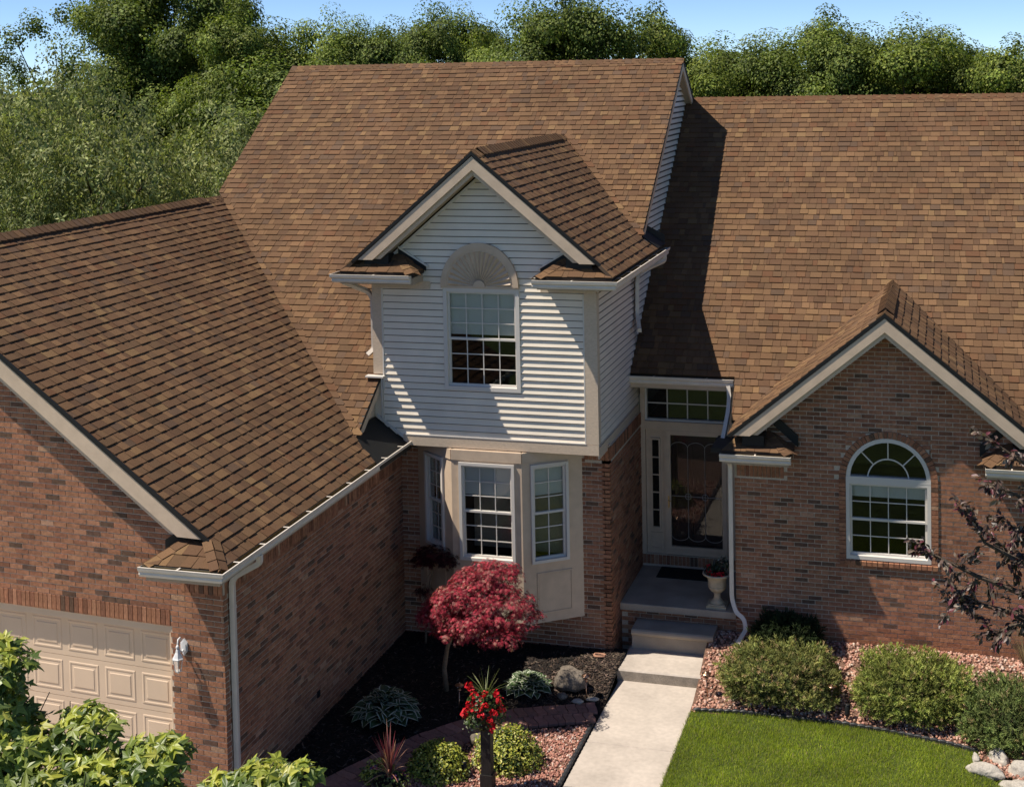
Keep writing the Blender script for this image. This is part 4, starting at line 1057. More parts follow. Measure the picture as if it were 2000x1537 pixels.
GR = [((.46, .26, .185), 30), ((.40, .205, .145), 26), ((.52, .33, .25), 18), ((.34, .155, .105), 14), ((.58, .44, .36), 10), ((.25, .14, .105), 6)]
def gravel(poly, n, dz, pal, s0=.014, s1=.027):
    P = scatter(poly, n); v, f = ico(); v = v*(1+G.uniform(-.18, .18, (12, 1)))
    sc = G.uniform(s0, s1, n); R = rand_rot(n); an = G.uniform(.65, 1.25, (n, 1, 3)); R = R*an*sc[:, None, None]
    T = np.stack([P[:, 0], P[:, 1], gz(P[:, 0], P[:, 1])+dz+G.uniform(0, .012, n)], 1)
    return stuff(newobj('gravel', np_mesh('gravel', v, f, R, T, pick_cols(pal, n, .15), m_stone)))
gravel([(-3.48, 21.4)]+RBED[1:-2]+[(1.4, 18.0), (2.3, 17.6), (2.3, 21.36)], 9800, .006, GR)
gravel([p if p[1] > 15 else (p[0], 15.6) for p in LBED], 6500, .016, [((.42, .20, .145), 30), ((.34, .15, .11), 30), ((.50, .29, .22), 18), ((.25, .12, .09), 14), ((.58, .45, .38), 8)], .010, .021)
MU = [((.030, .021, .016), 40), ((.018, .014, .012), 40), ((.075, .050, .036), 14), ((.13, .095, .07), 6)]
def chips(poly, n, dz, pal):
    P = scatter(poly, n); bv = np.array([(-1, -.22, 0), (1, -.3, 0), (1, .25, .02), (-1, .3, .02), (-.9, -.2, .12), (.95, -.25, .1), (.9, .2, .14), (-1, .25, .1)]); bf = [(4, 5, 6, 7), (0, 1, 5, 4), (1, 2, 6, 5), (2, 3, 7, 6), (3, 0, 4, 7)]
    zd = np.stack([G.normal(0, .35, n), G.normal(0, .35, n), np.ones(n)], 1); R = rot_from(zd, G.uniform(0, 6.28, n))*G.uniform(.012, .038, n)[:, None, None]
    T = np.stack([P[:, 0], P[:, 1], gz(P[:, 0], P[:, 1])+dz+G.uniform(0, .012, n)], 1)
    return stuff(newobj('mulch_chips', np_mesh('mulch_chips', bv, bf, R, T, pick_cols(pal, n, .2), m_chip)))
chips([(-8.38, 15.0), (-8.38, 20.75), (-4.76, 20.75), (-4.76, 19.4), (-5.4, 19.15), (-6.0, 18.85), (-6.55, 18.3), (-7.0, 17.6), (-7.6, 16.3), (-8.0, 15.0)], 11000, .004, MU)
chips([(-5.3, 20.7), (-4.77, 20.7), (-4.77, 19.35), (-5.9, 18.95), (-6.3, 19.3), (-5.6, 20.0)], 2500, .01, [((.075, .05, .036), 30), ((.03, .02, .016), 40), ((.16, .115, .085), 18)])
chips([(-6.6, 17.0), (-5.9, 18.0), (-5.4, 18.3), (-5.9, 17.6), (-6.5, 16.9)], 700, .02, MU)
mb = MB()
m_grass = mat('grass_blade', attr=True, rough=.6, spec=.2, transl=.35)
n = 150000
GL = [(-3.53, 15.2), (-3.53, 19.43)]+EDGE+[(.43, 18.92), (.55, 18.5), (1.25, 17.8), (2.4, 17.4), (2.6, 15.2)]
P = scatter(GL, n)
bv = np.array([(-.5, 0, 0), (.5, 0, 0), (.32, .10, .55), (-.32, .10, .55), (0, .38, 1.0)]); bf = [(0, 1, 2, 3), (3, 2, 4)]
R = rot_from(np.stack([G.normal(0, .28, n), G.normal(0, .28, n), np.ones(n)], 1), G.uniform(0, 6.28, n))
hgt = G.uniform(.022, .060, n)*(1+.45*np.array([noise.noise((p[0]*2.2, p[1]*2.2, 3)) for p in P])); wd = G.uniform(.0035, .0065, n)
R = R*np.stack([wd, hgt, hgt], 1)[:, None, :]
T = np.stack([P[:, 0], P[:, 1], np.full(n, -.368)], 1)
patch = np.array([noise.noise((p[0]*1.3, p[1]*1.3, 7)) for p in P])
cc = pick_cols([((.26, .325, .024), 34), ((.20, .255, .020), 30), ((.33, .375, .036), 20), ((.27, .26, .08), 6), ((.30, .23, .12), 4)], n, .15)*(1.12+.40*patch[:, None])
stuff(newobj('grass', np_mesh('grass', bv, bf, R, T, cc, m_grass)))
# a few tufts creeping over the edge of the walk
# ------------------------------------------------------------------ plastic lawn edging
m_edg = mat('black_plastic_edging', (.028, .028, .030), rough=.45, noise_=(8, .7, 1.6))
def edging(pts, label, top=.055, scal=.11, th=.02):
    pts = [Vector((x, y, 0)) for x, y in pts]; mb = MB(); L_ = [0]
    for a, b in zip(pts[:-1], pts[1:]): L_.append(L_[-1]+(b-a).length)
    n = int(L_[-1]/.018)
    def at(s):
        for i in range(len(pts)-1):
            if s <= L_[i+1] or i == len(pts)-2:
                d = (pts[i+1]-pts[i]).normalized(); return pts[i]+d*(s-L_[i]), d
    prev = None
    for i in range(n+1):
        s = L_[-1]*i/n; p, d = at(s); r = Vector((-d.y, d.x, 0)); ph = (s % scal)/scal
        hz = top+.014*abs(math.sin(math.pi*ph))-.004; bul = th+.007*abs(math.sin(math.pi*ph)); z = -.37
        ring = [p-r*bul+Vector((0, 0, z-.05)), p-r*bul+Vector((0, 0, z+hz-.008)), p-r*bul*.5+Vector((0, 0, z+hz)), p+r*bul*.5+Vector((0, 0, z+hz)), p+r*bul+Vector((0, 0, z+hz-.008)), p+r*bul+Vector((0, 0, z-.05))]
        o = len(mb.v); mb.v.extend(ring)
        if prev is not None:
            for k in range(5): mb.f.append([prev+k, prev+k+1, o+k+1, o+k]); mb.c.append((1, 1, 1)); mb.m.append(0)
        prev = o
    return tag(mb.build('lawn_edging', m_edg, None, False), label, 'edging')
edging(EDGE, 'scalloped dark plastic edging between the lawn and the pink gravel bed')
edging([(-4.775, 18.70), (-4.78, 17.5), (-4.79, 16.0), (-4.80, 14.5)], 'dark plastic edging along the left side of the concrete walk')
# ------------------------------------------------------------------ foliage helpers
m_leafT = mat('tree_leaf', attr=True, rough=.6, spec=.2, transl=.30)
m_needle = mat('conifer_spray', attr=True, rough=.7, spec=.2, transl=.15)
m_bark = mat('bark', (.085, .062, .045), rough=.95, noise_=(14, .6, 1.3), bump=(40, .8, .02))
m_barkl = mat('pale_bark', (.24, .17, .115), rough=.9, noise_=(18, .7, 1.25), bump=(50, .6, .01))
m_flower = mat('petal', attr=True, rough=.6, spec=.2, transl=.25)
m_leafG = mat('garden_leaf', attr=True, rough=.45, spec=.4, transl=.2)

def leaf_mesh(name, T, N_, size, cols, mat_, asp=.5, fold=.12, shape='diamond', spin=None):
    n = len(T)
    if shape == 'diamond': bv = [(0, 0, 0), (.5*asp, .45, fold), (0, 1, 0), (-.5*asp, .45, fold)]; bf = [(0, 1, 2, 3)]
    elif shape == 'oval': bv = [(0, 0, 0), (.5*asp, .3, fold), (.42*asp, .7, fold), (0, 1, -.05), (-.42*asp, .7, fold), (-.5*asp, .3, fold)]; bf = [(0, 1, 2, 3), (0, 3, 4, 5)]
    elif shape == 'tri': bv = [(-.5*asp, 0, 0), (.5*asp, 0, 0), (0, 1, .1)]; bf = [(0, 1, 2)]
    R = rot_from(N_, G.uniform(0, 2*math.pi, n) if spin is None else spin)*np.asarray(size)[:, None, None]
    return np_mesh(name, bv, bf, R, T, cols, mat_)

def crown_points(lobes, n_cl, n_leaf, cl_r, flat=.8, noise_amp=.35, gaps=0.):
    """lobes: [(cx,cy,cz,rx,ry,rz)] -> leaf positions, outward normals, cluster index, depth"""
    cen = []; nor = []
    w = np.array([l[3]*l[4]+l[3]*l[5] for l in lobes]); w = w/w.sum()
    ks = G.choice(len(lobes), n_cl, p=w)
    for k in ks:
        cx, cy, cz, rx, ry, rz = lobes[k]
        d = G.normal(size=3); d /= np.linalg.norm(d)
        if d[2] < -.35: d[2] *= -.5
        rr = 1+noise_amp*noise.noise((d[0]*2+k, d[1]*2, d[2]*2))
        rr *= G.choice([1., .97, .9, .78], p=[.45, .25, .2, .1])
        q_ = (cx+d[0]*rx*rr, cy+d[1]*ry*rr, cz+d[2]*rz*rr)
        if gaps and noise.noise((q_[0]*.75+7, q_[1]*.75, q_[2]*.75)) < -gaps: q_ = (cx+d[0]*rx*rr*.55, cy+d[1]*ry*rr*.55, cz+d[2]*rz*rr*.5)
        cen.append(q_); nor.append(d); continue
        cen.append((cx+d[0]*rx*rr, cy+d[1]*ry*rr, cz+d[2]*rz*rr)); nor.append(d)
    cen = np.array(cen); nor = np.array(nor)
    ci = np.repeat(np.arange(n_cl), n_leaf)
    off = G.normal(0, 1, (len(ci), 3)); off /= np.maximum(1, np.linalg.norm(off, axis=1, keepdims=True)/1.5)
    r = cl_r*G.uniform(.7, 1.35, n_cl)[ci][:, None]
    T = cen[ci]+off*r*np.array([[1, 1, flat]])
    N_ = nor[ci]*.7+off*.55+np.array([[0, 0, .45]])+G.normal(0, .35, (len(ci), 3))
    return T, N_, ci

# ------------------------------------------------------------------ background wood: individual trees sharing a few crowns
def broad_crown(name, seed, pal, H_=11., Rr=2.7, n_cl=320, n_leaf=290, leaf=(.065, .125), sparse=False):
    global G
    G0 = G; G = np.random.default_rng(seed)
    lobes = [(0, 0, H_*.62, Rr*.72, Rr*.72, H_*.30)]
    for i in range(30):
        a = i*2.4+G.uniform(-.5, .5); t = G.uniform(.20, .90); rad = Rr*math.sqrt(max(.05, 1-((t-.52)/.52)**2))*G.uniform(.66, .92)
        s = Rr*G.uniform(.32, .50)*(1 if t < .75 else .9)
        lobes.append((math.cos(a)*rad, math.sin(a)*rad, H_*t, s, s, s*G.uniform(.7, .95)))
    for i in range(3): lobes.append((G.uniform(-.35, .35)*Rr, G.uniform(-.35, .35)*Rr, H_*G.uniform(.84, .92), Rr*.40, Rr*.40, Rr*.38))
    if sparse: lobes = [(l[0], l[1], l[2], l[3]*.55, l[4]*.55, l[5]*.5) for l in lobes[1:]]
    T, N_, ci = crown_points(lobes, n_cl, n_leaf, .36 if not sparse else .30, noise_amp=.30, gaps=.03)
    tone = G.uniform(.68, 1.3, n_cl)[ci]
    cols = pick_cols(pal, len(T), .22)*tone[:, None]
    me = leaf_mesh(name, T, N_, G.uniform(leaf[0], leaf[1], len(T)), cols, m_leafT, asp=.75, fold=.1)
    G = G0
    return me, lobes
def trunk_mesh(name, lobes, H_, r=.22, m=None, n=10, z0=0.):
    mb = MB(); top = Vector((0, 0, H_*.8))
    pts = [Vector((noise.noise((i*.7, H_, 1))*.15*i/6, noise.noise((i*.7, H_, 5))*.15*i/6, z0+(H_*.82-z0)*i/6)) for i in range(7)]
    mb.tube(pts, [r*(1.25 if i == 0 else 1-.14*i) for i in range(7)], 8)
    for l in lobes[1:n+1]:
        z = max(H_*.15, l[2]*.62); k = min(5, int((z-z0)/((H_*.82-z0)/6))); b = pts[k].lerp(pts[k+1], .5); e = Vector(l[:3]); md = b.lerp(e, .5)+Vector((0, 0, .25))
        mb.tube([b, md, e], [r*.42, r*.26, r*.07], 5)
    return mb.mesh(name, m or m_bark)
PAL_A = [((.175, .215, .036), 34), ((.125, .165, .029), 30), ((.235, .275, .052), 22), ((.055, .080, .017), 14)]
PAL_B = [((.138, .178, .034), 34), ((.100, .138, .027), 32), ((.190, .228, .048), 20), ((.045, .068, .016), 14)]
PAL_C = [((.205, .250, .040), 34), ((.270, .315, .058), 26), ((.120, .162, .029), 24), ((.060, .090, .019), 14)]
PAL_W = [((.265, .285, .105), 34), ((.330, .345, .135), 30), ((.150, .180, .070), 24), ((.075, .098, .038), 12)]
CROWN = []
for sd, pal in ((1, PAL_A), (2, PAL_B), (3, PAL_C), (4, PAL_A), (5, PAL_B)):
    me, lb = broad_crown('crown', sd, pal); CROWN.append((me, trunk_mesh('trunk', lb, 11.), lb))
me, lb = broad_crown('crown', 9, PAL_B, n_cl=90, n_leaf=110, sparse=True, H_=11., Rr=2.6); SPARSE = (me, trunk_mesh('trunk', lb, 11., .14, n=15), lb)
def willow_crown(seed, H_=7., Rr=4.2):
    global G
    G0 = G; G = np.random.default_rng(seed)
    lobes = [(0, 0, H_*.6, Rr*.7, Rr*.7, H_*.33)]
    for i in range(22):
        a = i*2.4+G.uniform(-.4, .4); t = G.uniform(.3, .95); rad = Rr*math.sqrt(max(.05, 1-((t-.5)/.55)**2))*G.uniform(.65, .95); s = Rr*G.uniform(.22, .34)
        lobes.append((math.cos(a)*rad, math.sin(a)*rad, H_*t, s, s, s*1.1))
    n_s = 3600; T0, N0, ci = crown_points(lobes, n_s, 1, .3, gaps=.06)
    per = 20; L_ = G.uniform(.5, 1.15, n_s); out = N0[:, :2]/np.maximum(.3, np.linalg.norm(N0[:, :2], axis=1, keepdims=True))
    k = np.tile(np.linspace(0, 1, per), n_s); si = np.repeat(np.arange(n_s), per)
    T = T0[si].copy(); l = L_[si]*k
    T[:, 0] += out[si, 0]*l*.55; T[:, 1] += out[si, 1]*l*.55; T[:, 2] += .25*l-(l**2)*.75
    T += G.normal(0, .05, T.shape)
    N_ = np.concatenate([out[si]*.8, np.full((len(T), 1), .5)], 1)+G.normal(0, .5, T.shape)
    cols = pick_cols(PAL_W, len(T), .2)*G.uniform(.6, 1.35, n_s)[si][:, None]
    me = leaf_mesh('crown', T, N_, G.uniform(.08, .15, len(T)), cols, m_leafT, asp=.40, fold=.05)
    G = G0
    return me, lobes
WI = []
for sd in (21, 22):
    me, lb = willow_crown(sd); WI.append((me, trunk_mesh('trunk', lb, 7., .2), lb))
def tree(kind, x, y, top, width, rz, name, label, grp, z0=-.5, base_h=10.4, base_r=2.7):
    t = thing(name, label, 'tree', (x, y, z0), grp)
    sx = width*1.22/(2*base_r*1.22); sz = (top-z0)/(base_h*1.06)
    for me, nm in ((kind[0], 'crown'), (kind[1], 'trunk')):
        o = bpy.data.objects.new(nm, me); C.objects.link(o); o.parent = t; o.scale = (sx, sx, sz); o.rotation_euler = (0, 0, rz)
    return t
GB = 'trees of the wood behind the house'
DK, MD, BR = (1, 4), (0, 3), (2, 2)
# x, depth, top height, width, crown, label
wood = [
 (-33.8, 45, 10.8, 4.6, SPARSE, 'thin tree with tufted branches at the far left end of the skyline'),
 (-32.6, 47, 12.6, 5.6, SPARSE, 'tall thin tree with sky between its tufts behind the large feathery willow'),
 (-29.6, 46, 12.4, 5.0, CROWN[3], 'slim mid green tree just left of the tallest dark one'),
 (-28.0, 47, 13.9, 6.6, CROWN[1], 'tallest dark tree whose top is cut off by the upper edge of the photo'),
 (-25.2, 46, 12.6, 5.0, CROWN[4], 'dark tree pressed against the right side of the tallest one'),
 (-23.6, 44, 11.4, 4.6, CROWN[0], 'pointed mid green tree first right of the tall dark pair'),
 (-22.2, 46, 10.4, 4.4, CROWN[3], 'low tree in the dip left of the tall roof corner'),
 (-21.2, 45, 11.2, 4.0, CROWN[2], 'bright green tree standing over the left corner of the tall ridge'),
 (-20.2, 47, 10.5, 3.8, CROWN[1], 'small dark tree above the ridge, just inside its left corner'),
 (-19.1, 45, 10.8, 4.2, CROWN[4], 'rounded dark tree above the first third of the tall ridge'),
 (-17.9, 46, 10.4, 3.8, CROWN[0], 'lower mid green tree in the saddle before the knobbly pair'),
 (-16.9, 45, 11.2, 4.0, CROWN[1], 'left tree of the knobbly dark pair above the middle of the ridge'),
 (-15.8, 46, 11.1, 3.7, CROWN[3], 'right tree of the knobbly dark pair above the middle of the ridge'),
 (-14.7, 44, 10.0, 3.6, CROWN[2], 'low bushy tree at the notch of sky left of the big round crown'),
 (-12.5, 44, 11.3, 4.6, CROWN[4], 'left shoulder of the big round dark crowns above the ridge'),
 (-11.1, 43, 11.5, 4.8, CROWN[1], 'big dense round crown touching the top of the photo above the ridge'),
 (-9.5, 45, 11.0, 4.2, CROWN[0], 'mid green tree at the right shoulder of the big round crown'),
 (-8.6, 47, 9.7, 4.2, CROWN[2], 'low bright tree directly behind the right end of the tall ridge'),
 (-7.6, 44, 9.3, 4.0, CROWN[3], 'lowest tree of the skyline, behind the step between the two roofs'),
 (-6.6, 46, 10.0, 4.8, CROWN[4], 'dark tree above the left end of the right ridge'),
 (-5.2, 45, 9.8, 4.4, CROWN[1], 'dense dark tree second from the left above the right ridge'),
 (-4.1, 46, 10.7, 4.8, CROWN[0], 'tallest tree above the right ridge, with two humps'),
 (-3.0, 44, 10.1, 4.2, CROWN[4], 'dark tree leaning on the right of the two humped one'),
 (-1.9, 46, 9.6, 4.4, CROWN[2], 'low bright green tree above the middle of the right ridge'),
 (-.7, 45, 10.2, 4.8, CROWN[3], 'broad mid green tree right of the middle of the right ridge'),
 (.6, 46, 9.9, 4.2, CROWN[1], 'narrow dark tree near the right end of the right ridge'),
 (1.7, 44, 9.6, 4.4, CROWN[0], 'bushy tree last but one before the right edge of the photo'),
 (3.0, 46, 9.5, 5.0, CROWN[2], 'bright green tree cut by the right edge of the photo'),
 (-36.5, 42, 9.6, 8.0, CROWN[2], 'bright green tree at the left edge of the photo, half hidden by pale willow leaves'),
 (-15.0, 38, 8.6, 6.0, CROWN[0], 'glossy tree whose leaves touch the left slope of the tall roof'),
 (-19.6, 40, 9.6, 6.0, CROWN[4], 'dark green tree filling the space between the willows and the tall roof'),
]
for i, (x, y, top, wd, kd, lab) in enumerate(wood):
    sp = kd is SPARSE
    tree(kd, x, y, top, wd, (i*2.39) % 6.28, 'thin_tree' if sp else 'broadleaf_tree', lab, GB, base_r=2.6 if sp else 2.7)
GW = 'pale feathery willows left of the house'
for i, (x, y, top, wd, lab) in enumerate([
 (-21.8, 33, 9.4, 8.6, 'large pale feathery willow with drooping leaves, above the garage ridge'),
 (-26.5, 36, 9.2, 7.6, 'pale willow cut by the left edge of the photo'),
 (-17.9, 31.5, 6.9, 5.6, 'smaller willow in front of the large one, nearest the tall roof'),
 (-23.2, 29.5, 6.3, 6.0, 'low willow clump just above the left end of the garage ridge')]):
    tree(WI[i % 2], x, y, top, wd, i*1.7, 'willow_tree', lab, GW, base_h=7., base_r=4.2)
for i, (x, y, top, wd, k, lab) in enumerate([(-15.6, 28.6, 5.6, 3.6, 2, 'bright green bushy young tree behind the garage ridge beside the tall roof'), (-19.4, 28.0, 5.2, 4.2, 0, 'leafy young tree behind the middle of the garage ridge')]):
    tree(CROWN[k], x, y, top, wd, 1.1+i, 'young_tree', lab, 'young trees behind the garage roof')
# one mass far off that closes the wood
P = scatter([(-75, 56), (25, 56), (25, 70), (-75, 70)], 420)
lob = [(x, y, G.uniform(3, 7.0), 2.6, 2.6, 2.6) for x, y in P]
T, N_, ci = crown_points(lob, 2200, 26, .75)
far = leaf_mesh('far_foliage', T, N_, G.uniform(.3, .55, len(T)), pick_cols(PAL_B, len(T), .2)*G.uniform(.7, 1.2, 2200)[ci][:, None], m_leafT, asp=.8)
o = stuff(newobj('far_woodland', far))

# ------------------------------------------------------------------ clipped junipers
JP = [((.225, .225, .066), 30), ((.145, .162, .048), 28), ((.26, .265, .085), 22), ((.075, .09, .03), 10), ((.33, .24, .125), 9)]
def juniper(x, y, w_, d_, h_, label, seed, pal=JP, n=5200, grp='low clipped juniper bushes', z=None):
    global G
    G0 = G; G = np.random.default_rng(seed)
    zb = float(gz(x, y)) if z is None else z
    t = thing('juniper_bush', label, 'bush', (x, y, zb), grp)
    a = G.normal(size=(n, 3)); a /= np.linalg.norm(a, axis=1, keepdims=True); a[:, 2] = np.abs(a[:, 2])*1.0-.12
    e = 3.8
    k = (np.abs(a[:, 0])**e+np.abs(a[:, 1])**e+np.abs(a[:, 2]*1.0)**e)**(-1/e)
    lum = np.array([noise.noise((q[0]*2.2+seed, q[1]*2.2, q[2]*2.2)) for q in a])
    fine = np.array([noise.noise((q[0]*6+seed, q[1]*6, q[2]*6)) for q in a])
    rr = k*(1+.20*lum+.15*fine)*G.uniform(.74, 1.06, n)
    T = a*rr[:, None]*np.array([[w_/2, d_/2, h_*.92]]); T[:, 2] += .08
    nrm = a/np.array([[w_/2, d_/2, h_]]); nrm /= np.linalg.norm(nrm, axis=1, keepdims=True)
    D = nrm*.8+np.array([[0, 0, .25]])+G.normal(0, .65, (n, 3))
    # a spray: nine small needles round a twig
    bv = [(0, 0, 0)]; bf = []; rgn = random.Random(seed)
    bv = []
    for i in range(8):
        z0 = i/8*.8; an = i*2.4; dx, dy = math.cos(an), math.sin(an); L_ = .5*(1-.45*i/8)
        b = len(bv); bv += [(-dy*.09, dx*.09, z0), (dy*.09, -dx*.09, z0), (dx*L_, dy*L_, z0+.45)]; bf.append((b, b+1, b+2))
    b = len(bv); bv += [(-.08, 0, .2), (.08, 0, .2), (0, 0, 1.15)]; bf.append((b, b+1, b+2))
    R = rot_from(D, G.uniform(0, 6.28, n))*G.uniform(.05, .105, n)[:, None, None]
    cols = pick_cols(pal, n, .2)*(1+.55*lum+.60*fine)[:, None]
    o = bpy.data.objects.new('foliage', np_mesh('foliage', bv, bf, R, T, cols, m_needle)); C.objects.link(o); o.parent = t
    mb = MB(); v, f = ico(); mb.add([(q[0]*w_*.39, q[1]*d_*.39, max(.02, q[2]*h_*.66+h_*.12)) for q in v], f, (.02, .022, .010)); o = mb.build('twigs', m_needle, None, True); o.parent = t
    mb = MB()
    for i in range(5):
        a_ = i*1.26; mb.tube([(0, 0, -.02), (math.cos(a_)*w_*.12, math.sin(a_)*d_*.12, h_*.2), (math.cos(a_)*w_*.28, math.sin(a_)*d_*.28, h_*.45)], [.022, .016, .008], 5)
    o = mb.build('stem', m_bark, None); o.parent = t
    G = G0
    return t
juniper(-2.28, 20.16, 1.50, 1.20, .47, 'widest clipped juniper with browning tips, next to the front steps', 31)
juniper(-.46, 20.12, 1.40, 1.22, .56, 'bright green clipped juniper below the arched window, between two copper path lights', 32, pal=[((.235, .262, .060), 34), ((.175, .20, .046), 28), ((.32, .335, .092), 22), ((.08, .10, .028), 10), ((.33, .25, .12), 5)])
juniper(1.02, 19.72, 1.46, 1.30, .56, 'darker feathery juniper cut by the right edge of the photo', 33, pal=[((.165, .205, .062), 34), ((.12, .155, .048), 28), ((.22, .255, .082), 20), ((.06, .08, .026), 12), ((.27, .22, .10), 4)])
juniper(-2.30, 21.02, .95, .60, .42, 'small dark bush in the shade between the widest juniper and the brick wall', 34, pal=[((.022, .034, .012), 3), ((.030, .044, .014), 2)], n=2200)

# ------------------------------------------------------------------ variegated yellow bushes
def yellow_bush(x, y, w_, h_, label, seed, n=3000):
    global G
    G0 = G; G = np.random.default_rng(seed)
    t = thing('variegated_bush', label, 'bush', (x, y, float(gz(x, y))), 'yellow variegated bushes')
    a = G.normal(size=(n, 3)); a /= np.linalg.norm(a, axis=1, keepdims=True); a[:, 2] = np.abs(a[:, 2])-.15
    lum = np.array([noise.noise((q[0]*2.4+seed, q[1]*2.4, q[2]*2.4)) for q in a])
    T = a*((1+.22*lum)*G.uniform(.78, 1.03, n))[:, None]*np.array([[w_/2, w_/2, h_]]); T[:, 2] += .05
    N_ = a*.8+np.array([[0, 0, .5]])+G.normal(0, .5, (n, 3))
    cols = pick_cols([((.38, .38, .055), 34), ((.28, .31, .045), 24), ((.52, .49, .14), 14), ((.06, .095, .016), 30)], n, .18)
    o = bpy.data.objects.new('foliage', leaf_mesh('foliage', T, N_, G.uniform(.028, .050, n), cols, m_leafG, asp=.62, shape='oval')); C.objects.link(o); o.parent = t
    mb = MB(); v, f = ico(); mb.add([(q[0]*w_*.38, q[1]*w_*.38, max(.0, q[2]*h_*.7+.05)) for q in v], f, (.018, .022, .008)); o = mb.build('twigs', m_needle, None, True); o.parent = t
    G = G0
    return t
yellow_bush(-5.60, 17.35, .98, .52, 'rounded yellow and green variegated bush behind the flower post', 41)
yellow_bush(-6.38, 16.78, .84, .42, 'yellow variegated bush right of the spiky red plant', 42)
yellow_bush(-6.98, 16.25, .44, .30, 'small yellow green bush at the foot of the spiky red plant', 43, n=900)

# ------------------------------------------------------------------ hostas
def hosta_leaf(sd, green, cream):
    r_ = random.Random(sd); mb = MB(); nl = 6; prof = [.12, .62, .95, 1.0, .8, .42, .0]; L_ = 1.0; W_ = .36*r_.uniform(.85, 1.15); bend = r_.uniform(.35, .8)
    grid = []
    for i in range(nl+1):
        t = i/nl; y = L_*t; z = .10*math.sin(t*math.pi*.6)*1.5-bend*t*t*.55; row = []
        for k in (-1, -.76, 0, .76, 1): row.append((k*W_*prof[i], y*(1-.12*t), z+abs(k)*.07*prof[i]+.015*math.sin(k*5+i)))
        grid.append(row)
    for i in range(nl):
        for j in range(4):
            q = [grid[i][j], grid[i][j+1], grid[i+1][j+1], grid[i+1][j]]
            mb.add(q, [(0, 1, 2, 3)], cream if j in (0, 3) else green)
    return mb.mesh('leaf', m_leafG, True)
def hosta(x, y, w_, h_, n, label, seed):
    r_ = random.Random(seed); z = float(gz(x, y)); t = thing('hosta', label, 'plant', (x, y, z), 'white edged hostas in the dark mulch')
    ms = [hosta_leaf(seed*10+i, jit((.065, .105, .040), .25), jit((.56, .58, .44), .12)) for i in range(8)]
    for i in range(n):
        k = (i+.5)/n; a = i*2.39996; tilt = .25+1.0*k; L_ = w_*.42*(.75+.35*k)*r_.uniform(.85, 1.15)
        r0 = w_*.5*.50*k; zz = h_*(.85-.55*k)*r_.uniform(.85, 1.1)
        o = bpy.data.objects.new('leaf', r_.choice(ms)); C.objects.link(o); o.parent = t
        M_ = Matrix.Translation((math.cos(a)*r0, math.sin(a)*r0, zz)) @ Matrix.Rotation(a-math.pi/2+r_.uniform(-.3, .3), 4, 'Z') @ Matrix.Rotation(math.pi/2*.62-tilt*.62, 4, 'X') @ Matrix.Rotation(r_.uniform(-.3, .3), 4, 'Y') @ Matrix.Scale(L_*.52, 4)
        o.matrix_basis = M_
    mb = MB()
    for i in range(0, n, 2):
        k = (i+.5)/n; a = i*2.39996; r0 = w_*.25*k; mb.tube([(0, 0, 0), (math.cos(a)*r0*.5, math.sin(a)*r0*.5, h_*.5), (math.cos(a)*r0, math.sin(a)*r0, h_*(.85-.55*k))], .006, 4, (.06, .09, .03))
    o = mb.build('stems', m_leafG, None); o.parent = t
hosta(-7.50, 17.80, 1.20, .40, 150, 'large dark white edged hosta in the shade of the garage wall', 51)
hosta(-5.92, 19.38, .88, .30, 110, 'smaller white edged hosta in the sun beside the boulder', 52)

# ------------------------------------------------------------------ red Japanese maple and the dark one by the bay
def palm_leaf_mesh(name, T, N_, size, cols):
    bv = []; bf = []
    for i, a in enumerate((-1.25, -.62, 0, .62, 1.25)):
        L_ = (.65, .9, 1.05, .9, .65)[i]; dx, dy = math.sin(a), math.cos(a); b = len(bv)
        bv += [(-dy*.05, dx*.05, 0), (dx*L_*.45+dy*.085, dy*L_*.45-dx*.085, .03), (dx*L_, dy*L_, -.12), (dx*L_*.45-dy*.085, dy*L_*.45+dx*.085, .03)]; bf.append((b, b+1, b+2, b+3))
    R = rot_from(N_, G.uniform(0, 6.28, len(T)))*np.asarray(size)[:, None, None]
    return np_mesh(name, bv, bf, R, T, cols, m_leafT)
def japanese_maple(name, label, base, path, lobes, n_cl, n_leaf, cl_r, pal, seed, size=(.05, .085), r=.038):
    global G
    G0 = G; G = np.random.default_rng(seed)
    t = thing(name, label, 'tree', base)
    T, N_, ci = crown_points(lobes, n_cl, n_leaf, cl_r, flat=.55)
    N_ = N_+np.array([[0, 0, .5]])
    cols = pick_cols(pal, len(T), .22)*G.uniform(.75, 1.25, n_cl)[ci][:, None]
    me = palm_leaf_mesh('crown', T, N_, G.uniform(size[0], size[1], len(T)), cols); newobj('crown', me, t)
    mb = MB(); pts = [Vector(p) for p in path]; mb.tube(pts, [r*(1.15-.5*i/(len(pts)-1)) for i in range(len(pts))], 8); newobj('trunk', mb.mesh('trunk', m_barkl, True), t)
    mb = MB(); e = pts[-1]
    for l in lobes:
        q = Vector(l[:3])+Vector((0, 0, l[5]*.3)); md = e.lerp(q, .5)+Vector((G.uniform(-.05, .05), G.uniform(-.05, .05), .08)); mb.tube([e, md, q], [r*.5, r*.3, r*.12], 5)
        for j in range(4):
            d = Vector((G.uniform(-1, 1)*l[3], G.uniform(-1, 1)*l[4], G.uniform(-.2, .7)*l[5])); mb.tube([md.lerp(q, .5), q+d*.4, q+d*.85], [r*.2, r*.12, r*.05], 4)
    newobj('limbs', mb.mesh('limbs', m_barkl), t)
    G = G0
RED = [((.33, .028, .050), 30), ((.44, .050, .075), 20), ((.19, .020, .034), 24), ((.40, .18, .15), 16), ((.10, .016, .024), 10)]
JB = (-7.03, 18.95, -.17)
def toward(p, k=.978): return (p[0]*k, p[1]*k, H-(H-p[2])*k)
